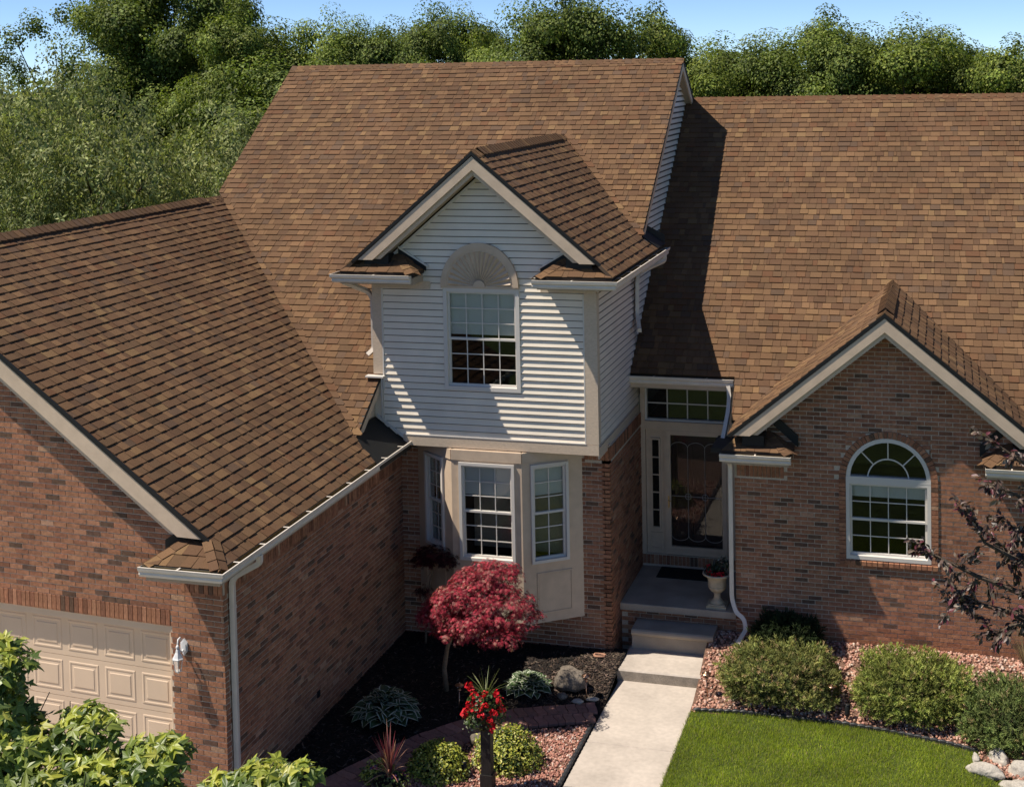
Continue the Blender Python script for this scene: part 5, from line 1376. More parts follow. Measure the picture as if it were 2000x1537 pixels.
_lob = [(-6.50, 19.0, 1.22, .46, .45, .30), (-7.02, 18.9, 1.02, .36, .38, .20), (-6.75, 18.75, 1.24, .34, .32, .22), (-7.20, 18.95, .84, .24, .26, .13), (-6.45, 18.6, 1.00, .38, .30, .20), (-6.05, 18.95, 1.14, .38, .40, .26), (-6.3, 19.2, 1.45, .36, .36, .22), (-5.85, 19.0, .92, .26, .30, .17), (-6.55, 18.7, .88, .36, .34, .16), (-6.1, 18.7, .78, .32, .30, .16), (-6.72, 19.15, 1.42, .22, .24, .14), (-6.9, 18.7, .74, .24, .24, .11)]
japanese_maple('japanese_maple', 'small crimson Japanese maple with a bare leaning trunk in front of the bay window', JB,
    [(-7.03, 18.95, -.2), (-7.04, 18.90, .15), toward((-7.0, 18.95, .45), .98), toward((-6.88, 18.97, .75), .965)],
    [toward(l[:3])+tuple(v*.95 for v in l[3:]) for l in _lob], 760, 22, .058, RED, 61, size=(.032, .055))
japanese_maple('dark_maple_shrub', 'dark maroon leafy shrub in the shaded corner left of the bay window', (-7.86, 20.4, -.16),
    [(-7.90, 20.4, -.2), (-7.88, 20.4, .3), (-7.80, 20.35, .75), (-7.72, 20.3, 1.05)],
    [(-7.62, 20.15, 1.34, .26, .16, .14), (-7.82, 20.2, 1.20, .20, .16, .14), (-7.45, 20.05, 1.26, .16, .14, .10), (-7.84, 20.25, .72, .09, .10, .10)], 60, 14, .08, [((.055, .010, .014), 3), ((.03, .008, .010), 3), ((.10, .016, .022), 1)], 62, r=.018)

# ------------------------------------------------------------------ big leaved maple in front of the garage
def maple_leaf(sd, col):
    r_ = random.Random(sd); out = []
    lob = [(-2.25, .42, .3), (-1.25, .78, .34), (0, 1.0, .36), (1.25, .78, .34), (2.25, .42, .3)]
    pts = []
    for i, (a, L_, v) in enumerate(lob):
        L_ *= r_.uniform(.9, 1.1)
        pts.append((a-.22, L_*.66)); pts.append((a-.13, L_*.80)); pts.append((a, L_)); pts.append((a+.13, L_*.80)); pts.append((a+.22, L_*.66))
        if i < 4: pts.append((a+.52*(1.0), v*1.18))
    cup = r_.uniform(-.30, -.08); tw = r_.uniform(-.15, .15); mb = MB(); v = [(0, 0, 0)]
    for a, L_ in pts:
        x, y = math.sin(a)*L_, math.cos(a)*L_; v.append((x, y, cup*L_*L_+tw*x*y+.05*math.sin(a*6+sd)))
    n = len(pts)
    mb.add(v, [(0, i+1, i+2) for i in range(n-1)], col)
    mb.tube([(0, 0, 0), (0, -.3, .02), (0, -.65, -.08)], .012, 3, (.14, .12, .03))
    return mb.mesh('leaf', m_leafM, False)
m_leafM = mat('maple_leaf', attr=True, rough=.42, spec=.5, noise_=(6, .82, 1.15), transl=.30)
MP = [(.17, .22, .034), (.13, .18, .029), (.21, .26, .044), (.28, .32, .040), (.39, .40, .05), (.48, .46, .08), (.09, .135, .025)]
mleaves = [(maple_leaf(70+i, jit(MP[i % len(MP)], .15)), i % len(MP)) for i in range(21)]
def big_maple():
    global G
    G0 = G; G = np.random.default_rng(71); r_ = random.Random(71)
    t = thing('maple_tree', 'broad leaved green maple in the lower left corner, in front of the garage door', 'tree', (-8.2, 9.6, -.4))
    # boughs: (tip x, y, z, radius)
    B = [(-7.85, 10.0, 3.88, .42), (-8.3, 9.8, 3.55, .50), (-7.55, 9.8, 3.30, .48), (-7.0, 10.1, 3.36, .34), (-6.75, 9.9, 3.05, .44), (-6.35, 10.1, 3.18, .34), (-6.20, 10.0, 2.78, .38), (-7.3, 9.7, 2.85, .50), (-7.9, 9.6, 3.0, .55), (-6.7, 9.8, 2.50, .45), (-8.5, 9.5, 2.8, .5), (-7.4, 9.6, 2.4, .55), (-8.1, 9.5, 2.4, .5), (-5.35, 10.1, 3.12, .28), (-5.62, 10.0, 3.02, .30), (-6.0, 9.9, 2.5, .4), (-5.05, 10.15, 3.16, .20), (-5.25, 10.0, 2.85, .34), (-8.0, 10.0, 3.62, .45), (-7.75, 9.8, 3.55, .40), (-6.9, 9.9, 2.75, .45), (-7.1, 9.8, 3.1, .42), (-6.45, 10.0, 2.95, .38)]
    mb = MB(); fork = Vector((-7.6, 9.6, 1.6))
    mb.tube([(-7.9, 9.6, -.5), (-7.8, 9.6, .6), fork], [.10, .085, .07], 8)
    for x, y, z, r in B:
        e = Vector((x, y, z)); md = fork.lerp(e, .55)+Vector((0, 0, -.06)); mb.tube([fork, md, e], [.04, .022, .008], 6)
        for j in range(5): mb.tube([md.lerp(e, .6), e+Vector((G.uniform(-r, r), G.uniform(-r, r), G.uniform(-.1, .6)*r))*.8 if False else e+Vector((G.uniform(-r, r), G.uniform(-r, r), G.uniform(-.2, .6)*r))], [.009, .004], 4)
    newobj('trunk', mb.mesh('trunk', m_bark), t)
    L = []
    for x, y, z, r in B:
        n = int(210*r*r/.16*.85)
        for i in range(n):
            d = G.normal(size=3); d /= np.linalg.norm(d); d[2] = abs(d[2])*.9-.35
            rr = r*G.uniform(.55, 1.0)
            p = Vector((x+d[0]*rr, y+d[1]*rr, z+d[2]*rr*.85)); top = d[2] > .18 and z > 2.6
            L.append((p, Vector((d[0]*.55, d[1]*.55-.25, .75)), top and r_.random() < .55))
    L.sort(key=lambda q: -(q[0].z-.25*q[0].y*0))
    vis = []
    for p, nrm, yl in L:
        sx, sy, sz = proj(p); vis.append((1 if (-20 < sx < 2000 and sy < 1540) else 0, p, nrm, yl))
    vis.sort(key=lambda q: -q[0]); rest = MB(); cnt = 0
    inv = WM[t].inverted()
    for v, p, nrm, yl in vis:
        me, k = r_.choice([m for m in mleaves if (m[1] in (4, 5, 3)) == bool(yl)])
        q = (nrm+Vector((r_.uniform(-.5, .5), r_.uniform(-.5, .5), 0))).to_track_quat('Z', 'Y')
        dn = Matrix.Rotation(r_.uniform(0, 6.28), 4, 'Z')
        M_ = Matrix.Translation(p) @ q.to_matrix().to_4x4() @ dn @ Matrix.Scale(r_.uniform(.085, .135), 4)
        if cnt < 300 and v:
            o = bpy.data.objects.new('leaf', me); C.objects.link(o); o.parent = t; o.matrix_basis = inv @ M_; cnt += 1
        else:
            cs = [0]*(4*len(me.polygons)); me.attributes['pc'].data.foreach_get('color', cs)
            rest.add([M_ @ vv.co for vv in me.vertices], [list(f.vertices) for f in me.polygons], tuple(cs[:3]))
    stuff(newobj('leaves', rest.mesh('leaves', m_leafM), t))
    G = G0
big_maple()

# ------------------------------------------------------------------ purple leaved tree reaching in from the right
m_purp = mat('purple_leaf', attr=True, rough=.45, spec=.4, transl=.15)
def purple_tree():
    global G
    G0 = G; G = np.random.default_rng(81); r_ = random.Random(81)
    t = thing('purple_leaf_tree', 'purple leaved tree whose twigs reach across the brick wall from the right edge', 'tree', (2.3, 17.2, -.4))
    fork = Vector((2.2, 17.2, 1.7)); mb = MB(); mb.tube([(2.3, 17.2, -.5), (2.25, 17.2, .6), fork], [.09, .075, .06], 8)
    # boughs given by control points
    BG = [[fork, (1.5, 17.2, 2.5), (.9, 17.1, 2.95), (.45, 17.0, 3.2), (.25, 17.0, 3.55)],
          [fork, (1.4, 17.1, 2.3), (.8, 17.0, 2.65), (.35, 17.0, 2.8), (-.05, 17.0, 2.98), (-.22, 17.0, 3.05)],
          [fork, (1.3, 17.1, 2.1), (.7, 17.0, 2.40), (.3, 17.0, 2.48), (.02, 16.95, 2.5)],
          [fork, (1.6, 17.2, 2.8), (1.1, 17.1, 3.5), (.8, 17.0, 3.8), (.45, 17.0, 3.92)],
          [fork, (1.7, 17.2, 3.2), (1.2, 17.1, 4.0), (.85, 17.0, 4.2), (.52, 17.0, 4.42)],
          [fork, (1.4, 17.0, 2.2), (1.05, 16.9, 2.35), (.75, 16.9, 2.28), (.5, 16.9, 2.12)],
          [fork, (1.5, 17.3, 2.6), (1.1, 17.3, 2.9), (.75, 17.3, 3.0), (.6, 17.2, 3.15)],
          [fork, (1.7, 17.0, 2.6), (1.2, 17.0, 3.1), (.95, 17.0, 3.35), (.7, 17.0, 3.45)]]
    L = []
    for bg in BG:
        pts = [Vector(p) for p in bg]; n = len(pts); mb.tube(pts, [.05*(1-i/(n-.7))+.004 for i in range(n)], 5)
        for i in range(1, n-1):
            for j in range(5 if i > 1 else 3):
                s = pts[i].lerp(pts[i+1], r_.random()); d = Vector((r_.uniform(-1, .4), r_.uniform(-.6, .6), r_.uniform(-.75, .75))).normalized(); ln = r_.uniform(.14, .42)
                e = s+d*ln; m_ = s+d*ln*.5+Vector((0, 0, .03)); mb.tube([s, m_, e], [.006, .004, .002], 4)
                for k in range(int(ln*62)):
                    u = r_.uniform(.15, 1.05); p = s.lerp(e, u)+Vector((r_.uniform(-.03, .03), r_.uniform(-.03, .03), r_.uniform(-.03, .03))); L.append((p, d, u))
        for k in range(16):
            u = r_.random(); p = pts[-2].lerp(pts[-1], u); L.append((p, (pts[-1]-pts[-2]).normalized(), u))
    newobj('trunk', mb.mesh('trunk', m_bark), t)
    ms = []
    PL = [(.095, .055, .045), (.065, .042, .036), (.135, .085, .065), (.13, .032, .042), (.06, .05, .036), (.20, .145, .11)]
    for i in range(12):
        b = MB(); w = r_.uniform(.22, .30); f = r_.uniform(.05, .16); c = jit(PL[i % 6], .15); dr = r_.uniform(-.25, .05)
        for sgn in (1, -1):
            b.add([(0, 0, 0), (sgn*w*.75, .28, f), (sgn*w, .55, f+dr*.4), (sgn*w*.6, .82, f*.6+dr*.8), (0, 1.05, dr), (0, .5, dr*.3)], [(0, 1, 5), (1, 2, 5), (2, 3, 5), (3, 4, 5)], c)
        ms.append(b.mesh('leaf', m_purp))
    inv = WM[t].inverted(); vis = []
    for q in L:
        sx, sy, sz = proj(q[0]); vis.append((1 if (sx < 2010 and 0 < sy < 1540) else 0, q))
    vis.sort(key=lambda a: -a[0]); rest = MB(); cnt = 0
    for v, (p, d, u) in vis:
        nrm = Vector((r_.uniform(-.7, .7), r_.uniform(-.9, .3), r_.uniform(.2, 1))).normalized()
        dirn = (d*.6+Vector((r_.uniform(-.6, .6), r_.uniform(-.4, .4), r_.uniform(-.9, .1)))).normalized()
        x = dirn.cross(nrm).normalized(); z = x.cross(dirn).normalized(); s = r_.uniform(.06, .098)
        M_ = Matrix(((x.x*s, dirn.x*s, z.x*s, p.x), (x.y*s, dirn.y*s, z.y*s, p.y), (x.z*s, dirn.z*s, z.z*s, p.z), (0, 0, 0, 1)))
        me = r_.choice(ms)
        if v and cnt < 300:
            o = bpy.data.objects.new('leaf', me); C.objects.link(o); o.parent = t; o.matrix_basis = inv @ M_; cnt += 1
        else:
            cs = [0]*(4*len(me.polygons)); me.attributes['pc'].data.foreach_get('color', cs); rest.add([M_ @ vv.co for vv in me.vertices], [list(f.vertices) for f in me.polygons], tuple(cs[:3]))
    stuff(newobj('leaves', rest.mesh('leaves', m_purp), t))
    G = G0
purple_tree()
# dry twiggy shrub by the wall at the right edge
m_twig = mat('dry_twig', attr=True, rough=.8)
t = thing('dry_shrub', 'dry straw coloured twiggy shrub against the brick wall at the right edge', 'shrub', (1.12, 21.1, .04))
mb = MB(); r_ = random.Random(5)
for i in range(90):
    a = r_.uniform(0, 6.28); l = r_.uniform(.3, .6); k = r_.uniform(.25, .8); b = Vector((1.12, 21.1, .04)); e = b+Vector((math.cos(a)*l*k, math.sin(a)*l*k*.5, l)); mb.tube([b, b.lerp(e, .5)+Vector((0, 0, .05)), e], [.004, .003, .001], 3, jit((.26, .19, .10), .25))
newobj('twigs', mb.mesh('twigs', m_twig), t)
# ------------------------------------------------------------------ porch things
m_urn = mat('cast_stone', (.52, .42, .29), rough=.85, noise_=(9, .75, 1.12), bump=(90, .4, .004))
m_copper = mat('copper', (.60, .36, .24), rough=.32, metal=1., noise_=(30, .8, 1.1))
m_clear = glass_mat('lamp_glass', (.85, .85, .82))
m_wmetal = mat('white_lamp_metal', (.72, .71, .70), rough=.35, noise_=(20, .85, 1.05))
m_blk = mat('black_plastic', (.015, .015, .016), rough=.45)
m_mat = mat('rubber_mat', (.012, .012, .013), rough=.85, bump=(150, .6, .004))
m_rock = mat('field_stone', (.17, .14, .11), rough=.9, noise_=(5, .55, 1.4), fine=(40, .7, 1.3), bump=(14, .7, .03))
m_rockw = mat('pale_limestone', (.44, .395, .335), rough=.9, noise_=(5, .75, 1.15), fine=(50, .8, 1.15), bump=(20, .6, .02))
m_terra = mat('terracotta', (.38, .20, .13), rough=.9)
m_post = mat('dark_stained_wood', (.022, .019, .017), rough=.6, noise_=(20, .7, 1.3, (4, 4, .4)))
m_soil = mat('potting_soil', (.012, .010, .008), rough=1)

def flowers(parent, c, blobs, n, pal, size, name, m=None, shape='oval', asp=.7):
    T = []; N_ = []
    for (x, y, z, rx, ry, rz), k in zip(blobs, n):
        d = G.normal(size=(k, 3)); d /= np.linalg.norm(d, axis=1, keepdims=True); r = G.uniform(.6, 1.0, k)[:, None]
        T.append(d*r*np.array([[rx, ry, rz]])+np.array([[x, y, z]])); N_.append(d+G.normal(0, .4, (k, 3))+np.array([[0, 0, .4]]))
    T = np.concatenate(T)+np.array([c]); N_ = np.concatenate(N_)
    return newobj(name, leaf_mesh(name, T, N_, G.uniform(size[0], size[1], len(T)), pick_cols(pal, len(T), .2), m or m_leafG, asp=asp, shape=shape), parent)
def blades(parent, c, n, L_, spread, pal, name, w_=.012, r0=.02, droop=.5, up=1.0):
    mb = MB(); r_ = random.Random(int(c[0]*100) % 97+n)
    for i in range(n):
        a = r_.uniform(0, 6.28); k = r_.uniform(.1, 1.0)*spread; l = L_*r_.uniform(.65, 1.1); d = Vector((math.cos(a), math.sin(a), 0)); s = Vector((-d.y, d.x, 0)); b = Vector(c)+d*r0*r_.random()
        prev = None; tn = jit(r_.choice(pal), .15)
        for j in range(6):
            t = j/5; p = b+d*(k*l*(t**1.4))+Vector((0, 0, up*l*(t*math.sqrt(max(.05, 1-.5*k*k))-droop*k*k*t*t))); ww = w_*(1-t)**.6*(.6+.8*t if t < .5 else 1)
            cur = (p-s*ww, p+Vector((0, 0, ww*.4)), p+s*ww)
            if prev: mb.add([prev[0], prev[1], prev[2], cur[0], cur[1], cur[2]], [(0, 1, 4, 3), (1, 2, 5, 4)], tn)
            prev = cur
    return newobj(name, mb.mesh(name, m_leafG), parent)
U0 = (-3.44, 21.56, .392)
urn = thing('urn', 'cream cast stone urn of flowers at the right front corner of the porch', 'urn', U0)
mb = MB(); mb.box(U0[0]-.155, U0[0]+.155, U0[1]-.155, U0[1]+.155, .392, .435); mb.box(U0[0]-.13, U0[0]+.13, U0[1]-.13, U0[1]+.13, .435, .452); newobj('plinth', mb.mesh('plinth', m_urn), urn)
mb = MB(); mb.lathe([(.115, .06), (.115, .075), (.075, .10), (.055, .14), (.052, .19), (.062, .215), (.05, .225)], 24, U0); newobj('stem', mb.mesh('stem', m_urn, True), urn)
mb = MB(); mb.lathe([(.055, .222), (.105, .25), (.135, .30), (.142, .335)], 32, U0, mod=lambda j, k: 1+(.05 if (k % 4) < 2 else -.05)*(1 if j in (1, 2) else .3)); mb.lathe([(.14, .333), (.148, .345), (.142, .36), (.145, .42), (.165, .47), (.205, .50), (.228, .512), (.226, .53), (.205, .535), (.19, .515), (.16, .47)], 32, U0); newobj('bowl', mb.mesh('bowl', m_urn, True), urn)
mb = MB(); mb.lathe([(.17, .49), (.165, .50)], 20, U0); newobj('soil', mb.mesh('soil', m_soil), urn)
pl = thing('urn_flowers', 'red and white flowers with a small spiky plant growing in the urn', 'flowers', (U0[0], U0[1], .90))
cU = (U0[0], U0[1], .90)
flowers(pl, cU, [(-.02, 0, .05, .19, .19, .10), (.08, .02, .14, .12, .12, .12)], [140, 90], [((.03, .055, .02), 3), ((.02, .03, .012), 2), ((.05, .03, .035), 1)], (.035, .06), 'leaves')
flowers(pl, cU, [(-.10, -.12, .06, .05, .03, .03), (-.02, -.17, .03, .06, .03, .03), (.09, -.16, .05, .05, .03, .03), (-.12, -.02, .12, .04, .04, .03), (.04, -.17, .05, .03, .02, .02)], [14, 16, 12, 8, 8], [((.55, .012, .03), 3), ((.40, .008, .02), 2)], (.03, .045), 'blossoms', m_flower, asp=.95)
flowers(pl, cU, [(.10, .03, .22, .13, .12, .10), (.16, -.02, .13, .08, .08, .07)], [120, 50], [((.42, .42, .36), 3), ((.2, .22, .17), 2)], (.012, .022), 'small_white_flowers', m_flower, asp=.8)
blades(pl, (U0[0]-.07, U0[1]+.03, .92), 16, .26, .7, [(.12, .14, .08), (.2, .2, .13), (.05, .06, .04)], 'spikes', .007)
# doormat with a raised herringbone
mt = thing('doormat', 'black rubber doormat with a raised herringbone pattern on the shaded porch', 'doormat', (-4.1, 22.88, .392))
mb = MB(); mb.box(-4.62, -3.62, 22.56, 23.06, .393, .403); newobj('mat', mb.mesh('mat', m_mat), mt)
mb = MB()
for i in range(6):
    for s in (1, -1):
        x0 = -4.50+i*.135; y0 = 22.81+s*.02
        a, b = Vector((x0, y0, .403)), Vector((x0+.16, y0+s*.17, .403)); d = (b-a).normalized(); n_ = Vector((-d.y, d.x, 0))*.028
        mb.hexa([a-n_, b-n_, b+n_, a+n_]+[q+Vector((0, 0, .007)) for q in (a-n_, b-n_, b+n_, a+n_)])
for q in ((-4.60, -3.64, 22.575, 22.595), (-4.60, -3.64, 23.025, 23.045), (-4.60, -4.58, 22.6, 23.02)): mb.box(q[0], q[1], q[2], q[3], .403, .408)
newobj('ridges', mb.mesh('ridges', m_mat), mt)
# wall lantern
lc = f_g.p(-8.955, 1.80, 0); ln = thing('wall_lantern', 'white metal lantern with clear glass on the brick pier beside the garage door', 'lamp', tuple(lc))
A = lambda u, s, h: f_g.p(-8.955+u, 1.80+s, h)
mb = MB(); mb.prism([A(.055*math.cos(k*math.pi/3+.52), .075+.085*math.sin(k*math.pi/3+.52)*1.25, .008) for k in range(6)], tuple(f_g.n*.02)); mb.prism([A(.038*math.cos(k*math.pi/3+.52), .075+.06*math.sin(k*math.pi/3+.52)*1.25, .028) for k in range(6)], tuple(f_g.n*.012)); newobj('back_plate', mb.mesh('back_plate', m_wmetal), ln)
mb = MB(); mb.tube([A(0, .05, .03), A(0, .03, .07), A(0, .07, .12), A(0, .15, .15), A(0, .21, .14), A(0, .22, .10), A(0, .18, .085)], .011, 8); mb.tube([A(0, .15, .15), A(0, .12, .165)], .012, 8); newobj('arm', mb.mesh('arm', m_wmetal, True), ln)
L0 = A(0, 0, .155); mb = MB()
mb.lathe([(.018, .10), (.024, .085), (.03, .06), (.062, -.005), (.072, -.015), (.07, -.025)], 6, L0); newobj('cap', mb.mesh('cap', m_wmetal), ln)
mb = MB(); mb.lathe([(.006, .15), (.02, .135), (.022, .115), (.012, .10)], 10, L0); newobj('finial', mb.mesh('finial', m_wmetal, True), ln)
mb = MB(); mb.lathe([(.060, -.026), (.040, -.165), (.012, -.175)], 6, L0); newobj('glass', mb.mesh('glass', m_clear), ln)
mb = MB()
for k in range(6):
    a = 2*math.pi*k/6; mb.tube([L0+Vector((.061*math.cos(a), .061*math.sin(a), -.025)), L0+Vector((.041*math.cos(a), .041*math.sin(a), -.166))], .004, 4)
mb.lathe([(.043, -.162), (.043, -.172), (.015, -.19), (.004, -.205)], 6, L0); newobj('cage', mb.mesh('cage', m_wmetal), ln)
mb = MB(); mb.lathe([(.012, -.03), (.022, -.07), (.016, -.11), (.004, -.125)], 8, L0); newobj('bulb', mb.mesh('bulb', mat('bulb_glass', (.7, .68, .6), rough=.2), True), ln)

# ------------------------------------------------------------------ path lights and spotlights
def path_light(x, y, label, z=None, h=.40, first=[None]):
    z = float(gz(x, y)) if z is None else z
    if first[0] is None:
        t = thing('path_light', label, 'garden light', (x, y, z), 'copper path lights')
        def part(nm, mb, m, sm=True): o = bpy.data.objects.new(nm, mb.mesh(nm, m, sm)); C.objects.link(o); o.parent = t
        b = MB(); b.tube([(0, 0, -.08), (0, 0, h*.68)], .008, 8); part('stake', b, m_copper)
        b = MB(); b.lathe([(.008, h*.66), (.022, h*.69), (.026, h*.73), (.018, h*.76)], 12); part('socket', b, m_copper)
        b = MB(); b.lathe([(.018, h*.75), (.030, h*.80), (.032, h*.86), (.026, h*.90)], 12); part('glass', b, m_clear)
        b = MB(); b.lathe([(.068, h*.885), (.066, h*.895), (.045, h*.915), (.016, h*.95), (.008, h*.97), (.010, h*.985), (.003, h)], 16); part('hat', b, m_copper)
        first[0] = t
    else:
        s = first[0]; t = s.copy(); C.objects.link(t); t.location = (x, y, z); t['label'] = label; t['group'] = 'copper path lights'
        for c in list(s.children):
            k = c.copy(); C.objects.link(k); k.parent = t
    t.rotation_euler = (rng.uniform(-.05, .05), rng.uniform(-.05, .05), rng.uniform(0, 6))
    return t
path_light(-3.33, 19.86, 'copper path light standing in the pink gravel right beside the landing step')
path_light(-1.56, 19.85, 'copper path light at the lower right corner of the widest juniper')
path_light(.25, 19.66, 'copper path light between the bright green juniper and the one at the right edge')
path_light(-5.04, 19.42, 'copper path light leaning in front of the boulder')
path_light(-6.68, 18.50, 'copper path light in dark mulch near the foot of the crimson maple')
def spot(x, y, label, rz):
    z = float(gz(x, y)); t = thing('spotlight', label, 'garden light', (x, y, z), 'small black ground spotlights')
    def part(nm, mb, sm=True): o = bpy.data.objects.new(nm, mb.mesh(nm, m_blk, sm)); C.objects.link(o); o.parent = t
    b = MB(); b.tube([(0, 0, -.05), (0, 0, .07)], .012, 8); b.lathe([(.03, .0), (.03, .012)], 10); part('stake', b)
    b = MB(); b.tube([(0, 0, .065), (.008, .0, .10), (.014, 0, .20), (.016, 0, .215)], [.030, .036, .038, .034], 14); part('housing', b)
    b = MB(); b.tube([(.0165, 0, .2155), (.0185, 0, .232)], [.040, .032], 14); part('hood', b)
    t.rotation_euler = (0, 0, rz)
spot(-1.33, 19.66, 'black spotlight in the gravel gap between the first two junipers', 1.0)
spot(-5.99, 16.76, 'black spotlight in the gravel between the two yellow bushes', 2.5)

# ------------------------------------------------------------------ stones
def stone(name, label, x, y, z, sx, sy, sz, m, seed, grp=None, rz=0., cat='rock'):
    import bmesh
    bm = bmesh.new(); bmesh.ops.create_icosphere(bm, subdivisions=4, radius=1)
    for v in bm.verts:
        n1 = noise.noise(v.co*1.1+Vector((seed*3.1, 0, 0))); n2 = noise.noise(v.co*2.6+Vector((0, seed*1.7, 0))); n3 = noise.noise(v.co*7+Vector((0, 0, seed)))
        v.co = v.co*(1+.30*n1+.12*n2+.03*n3)
        v.co.x *= sx; v.co.y *= sy; v.co.z *= sz
    me = bpy.data.meshes.new(name); bm.to_mesh(me); bm.free(); me.materials.append(m)
    me.polygons.foreach_set('use_smooth', [True]*len(me.polygons))
    o = bpy.data.objects.new(name, me); C.objects.link(o); o.location = (x, y, z); o.rotation_euler = (0, 0, rz)
    return tag(o, label, cat, grp)
stone('boulder', 'large rounded grey brown boulder dappled by leaf shade in the mulch bed', -5.31, 19.62, -.15, .25, .18, .18, m_rock, 3)
stone('rock', 'smooth grey rock in the mulch in front of the boulder', -5.36, 19.27, -.25, .075, .05, .05, m_rock, 4)
stone('rock', 'flat white rock beside the leaning path light in the mulch', -4.93, 19.36, -.29, .085, .05, .025, m_rockw, 5, rz=.3)
stone('rock', 'broken pale rock at the edge of the paver walk', -5.12, 19.24, -.29, .09, .045, .03, m_rockw, 6, rz=-.2)
stone('rock', 'rounded tan stone sitting between the two yellow bushes', -6.08, 17.62, -.22, .13, .10, .12, m_rock, 7)
stone('rock', 'small white stone half hidden behind the flower post', -5.72, 17.05, -.14, .05, .05, .05, m_rockw, 8)
GS = 'pale river stones edging the lawn corner'
for i, (x, y, z, sx, sy, sz, lab, rz) in enumerate([
 (.50, 18.60, -.33, .25, .10, .10, 'long flat pale river stone nearest the lawn', -.35), (.66, 19.00, -.33, .17, .10, .12, 'upright pale river stone under the darker juniper', -.9), (.98, 18.74, -.33, .20, .15, .13, 'tan river stone cut by the right edge of the photo', .2),
 (.38, 18.93, -.34, .05, .10, .07, 'small pale river stone standing at the end of the plastic edging', .1), (.92, 18.28, -.36, .26, .14, .10, 'white river stone in the lower right corner', -.4)]):
    stone('river_stone', lab, x, y, z, sx, sy, sz, m_rockw, 11+i, GS, rz)
mb = MB(); pts = [( -5.10+.085*math.cos(k*.35), 20.52+.055*math.sin(k*.35), -.135+.004*math.sin(k)) for k in range(18)]; mb.tube(pts, .018, 6); tag(mb.build('clay_ring', m_terra), 'broken terracotta ring lying in the mulch by the brick corner', 'pot rim')
mb = MB(); mb.lathe([(.05, -.05), (.05, .05), (.042, .05), (.040, -.04)], 16, (0, 0, 0)); o = mb.build('drain_pipe', m_blk, None, True); o.location = (-4.86, 19.50, -.30); o.rotation_euler = (1.2, 0, .5); tag(o, 'short black drain pipe end in the mulch beside the walk', 'pipe')

# ------------------------------------------------------------------ flower post
po = thing('flower_post', 'dark wooden post carrying a planter in the left gravel bed', 'post', (-5.625, 16.6, -.3))
mb = MB(); mb.box(-5.69, -5.56, 16.535, 16.665, -.5, .56); mb.box(-5.705, -5.545, 16.52, 16.68, -.36, -.10); newobj('post', mb.mesh('post', m_post), po)
mb = MB(); mb.lathe([(.10, .55), (.16, .70), (.17, .74), (.15, .74), (.14, .70)], 16, (-5.625, 16.6, 0)); newobj('planter', mb.mesh('planter', m_post, True), po)
fl = thing('begonia_basket', 'planter full of red begonias, trailing white leaves and grassy spikes on the dark post', 'flowers', (-5.625, 16.6, .74))
cF = (-5.625, 16.6, .80)
flowers(fl, cF, [(0, 0, .02, .25, .22, .18), (-.08, -.05, -.18, .22, .18, .13), (.10, 0, -.12, .20, .18, .14)], [330, 210, 180], [((.05, .085, .02), 3), ((.03, .05, .015), 3), ((.10, .13, .03), 1), ((.10, .03, .02), 1)], (.035, .065), 'leaves')
rb = [(-.22, -.10, -.05), (-.16, -.16, .05), (-.08, -.18, -.02), (.05, -.2, .06), (.14, -.16, -.03), (.2, -.08, .1), (-.12, -.1, .14), (.02, -.12, .17), (.14, -.06, .18), (-.2, 0, .16), (-.26, -.05, -.14), (.10, -.18, -.12), (0, -.2, -.07), (-.05, -.12, .08), (.22, -.05, -.02), (.12, -.15, -.22), (-.02, -.16, .02), (-.20, -.05, .24)]
flowers(fl, cF, [(x*1.05, y, z, .045, .04, .04) for x, y, z in rb], [15]*len(rb), [((.60, .012, .022), 4), ((.45, .008, .016), 2), ((.72, .05, .06), 1)], (.03, .05), 'blossoms', m_flower, asp=.95)
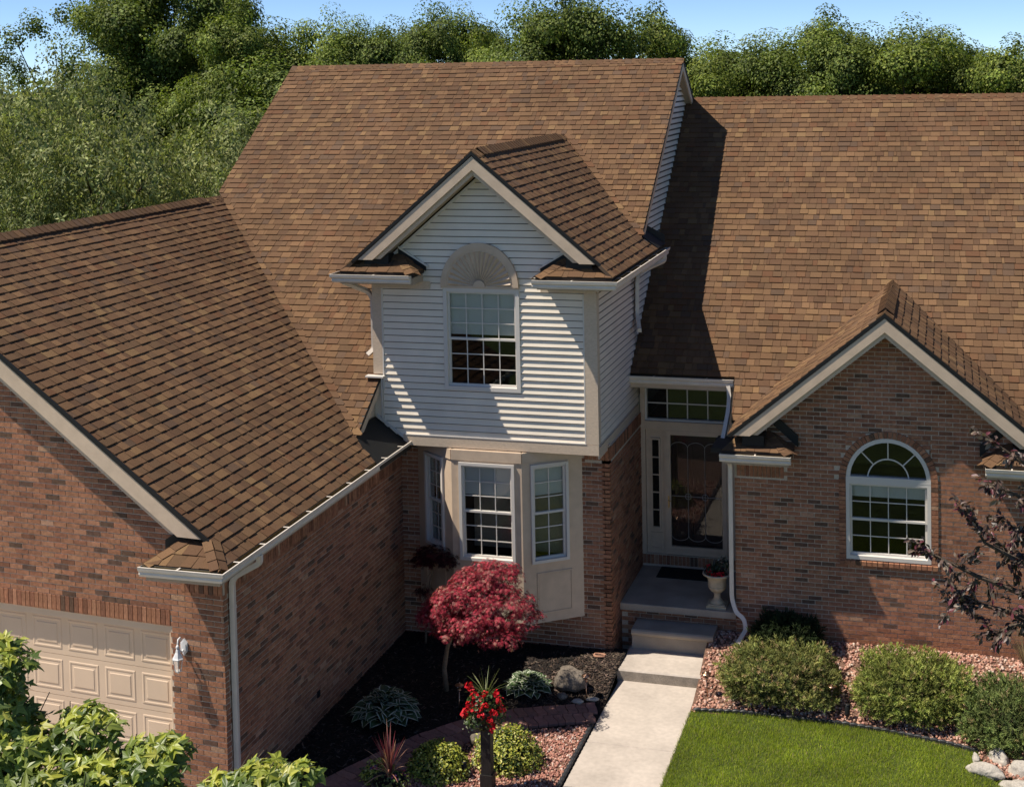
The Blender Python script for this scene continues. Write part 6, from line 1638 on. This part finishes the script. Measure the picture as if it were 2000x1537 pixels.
flowers(fl, cF, [(-.16, -.08, -.24, .15, .12, .10), (.10, -.05, -.28, .12, .10, .08)], [110, 60], [((.42, .42, .30), 3), ((.25, .28, .16), 2)], (.018, .032), 'trailing_leaves')
blades(fl, (-5.625, 16.6, .86), 26, .44, 1.0, [(.17, .19, .06), (.11, .14, .04), (.26, .26, .12)], 'spikes', .007, droop=.45)
# ------------------------------------------------------------------ spiky red cordyline with pansies
ZC = .20
pt_ = thing('flower_pot', 'dark pot holding the spiky red plant, low in the left gravel bed', 'pot', (-6.56, 15.6, -.35)); mb = MB(); mb.lathe([(.16, -.4), (.22, .15), (.235, .17), (.235, .20), (.21, .20), (.20, .16)], 20, (-6.56, 15.6, 0)); newobj('pot', mb.mesh('pot', m_post, True), pt_); mb = MB(); mb.lathe([(.20, .15), (.19, .17)], 16, (-6.56, 15.6, 0)); newobj('soil', mb.mesh('soil', m_soil), pt_)
co = thing('cordyline', 'spiky red and bronze cordyline fountain in the left gravel bed', 'plant', (-6.56, 15.61, ZC))
blades(co, (-6.56, 15.61, ZC+.02), 26, .62, .55, [(.22, .035, .05), (.32, .12, .10), (.16, .03, .04), (.38, .20, .14)], 'upper_leaves', .015, droop=.15)
blades(co, (-6.56, 15.61, ZC+.02), 26, .50, 1.05, [(.48, .27, .17), (.36, .16, .11), (.52, .32, .2)], 'lower_leaves', .014, droop=.62)
pa = thing('pansies', 'low purple and yellow pansies round the foot of the spiky red plant', 'flowers', (-6.53, 15.54, ZC))
cP = (-6.55, 15.56, ZC+.02)
flowers(pa, cP, [(0, 0, 0, .30, .22, .10)], [180], [((.08, .12, .03), 3), ((.14, .16, .035), 2)], (.025, .045), 'leaves')
flowers(pa, cP, [(.2, .05, .08, .05, .05, .03), (-.2, .05, .10, .05, .05, .03), (-.05, .12, .15, .05, .05, .03), (.12, -.1, .08, .05, .05, .03)], [7, 7, 6, 5], [((.06, .02, .10), 3), ((.14, .04, .14), 2), ((.35, .08, .12), 1)], (.03, .04), 'blossoms', m_flower, asp=.95)
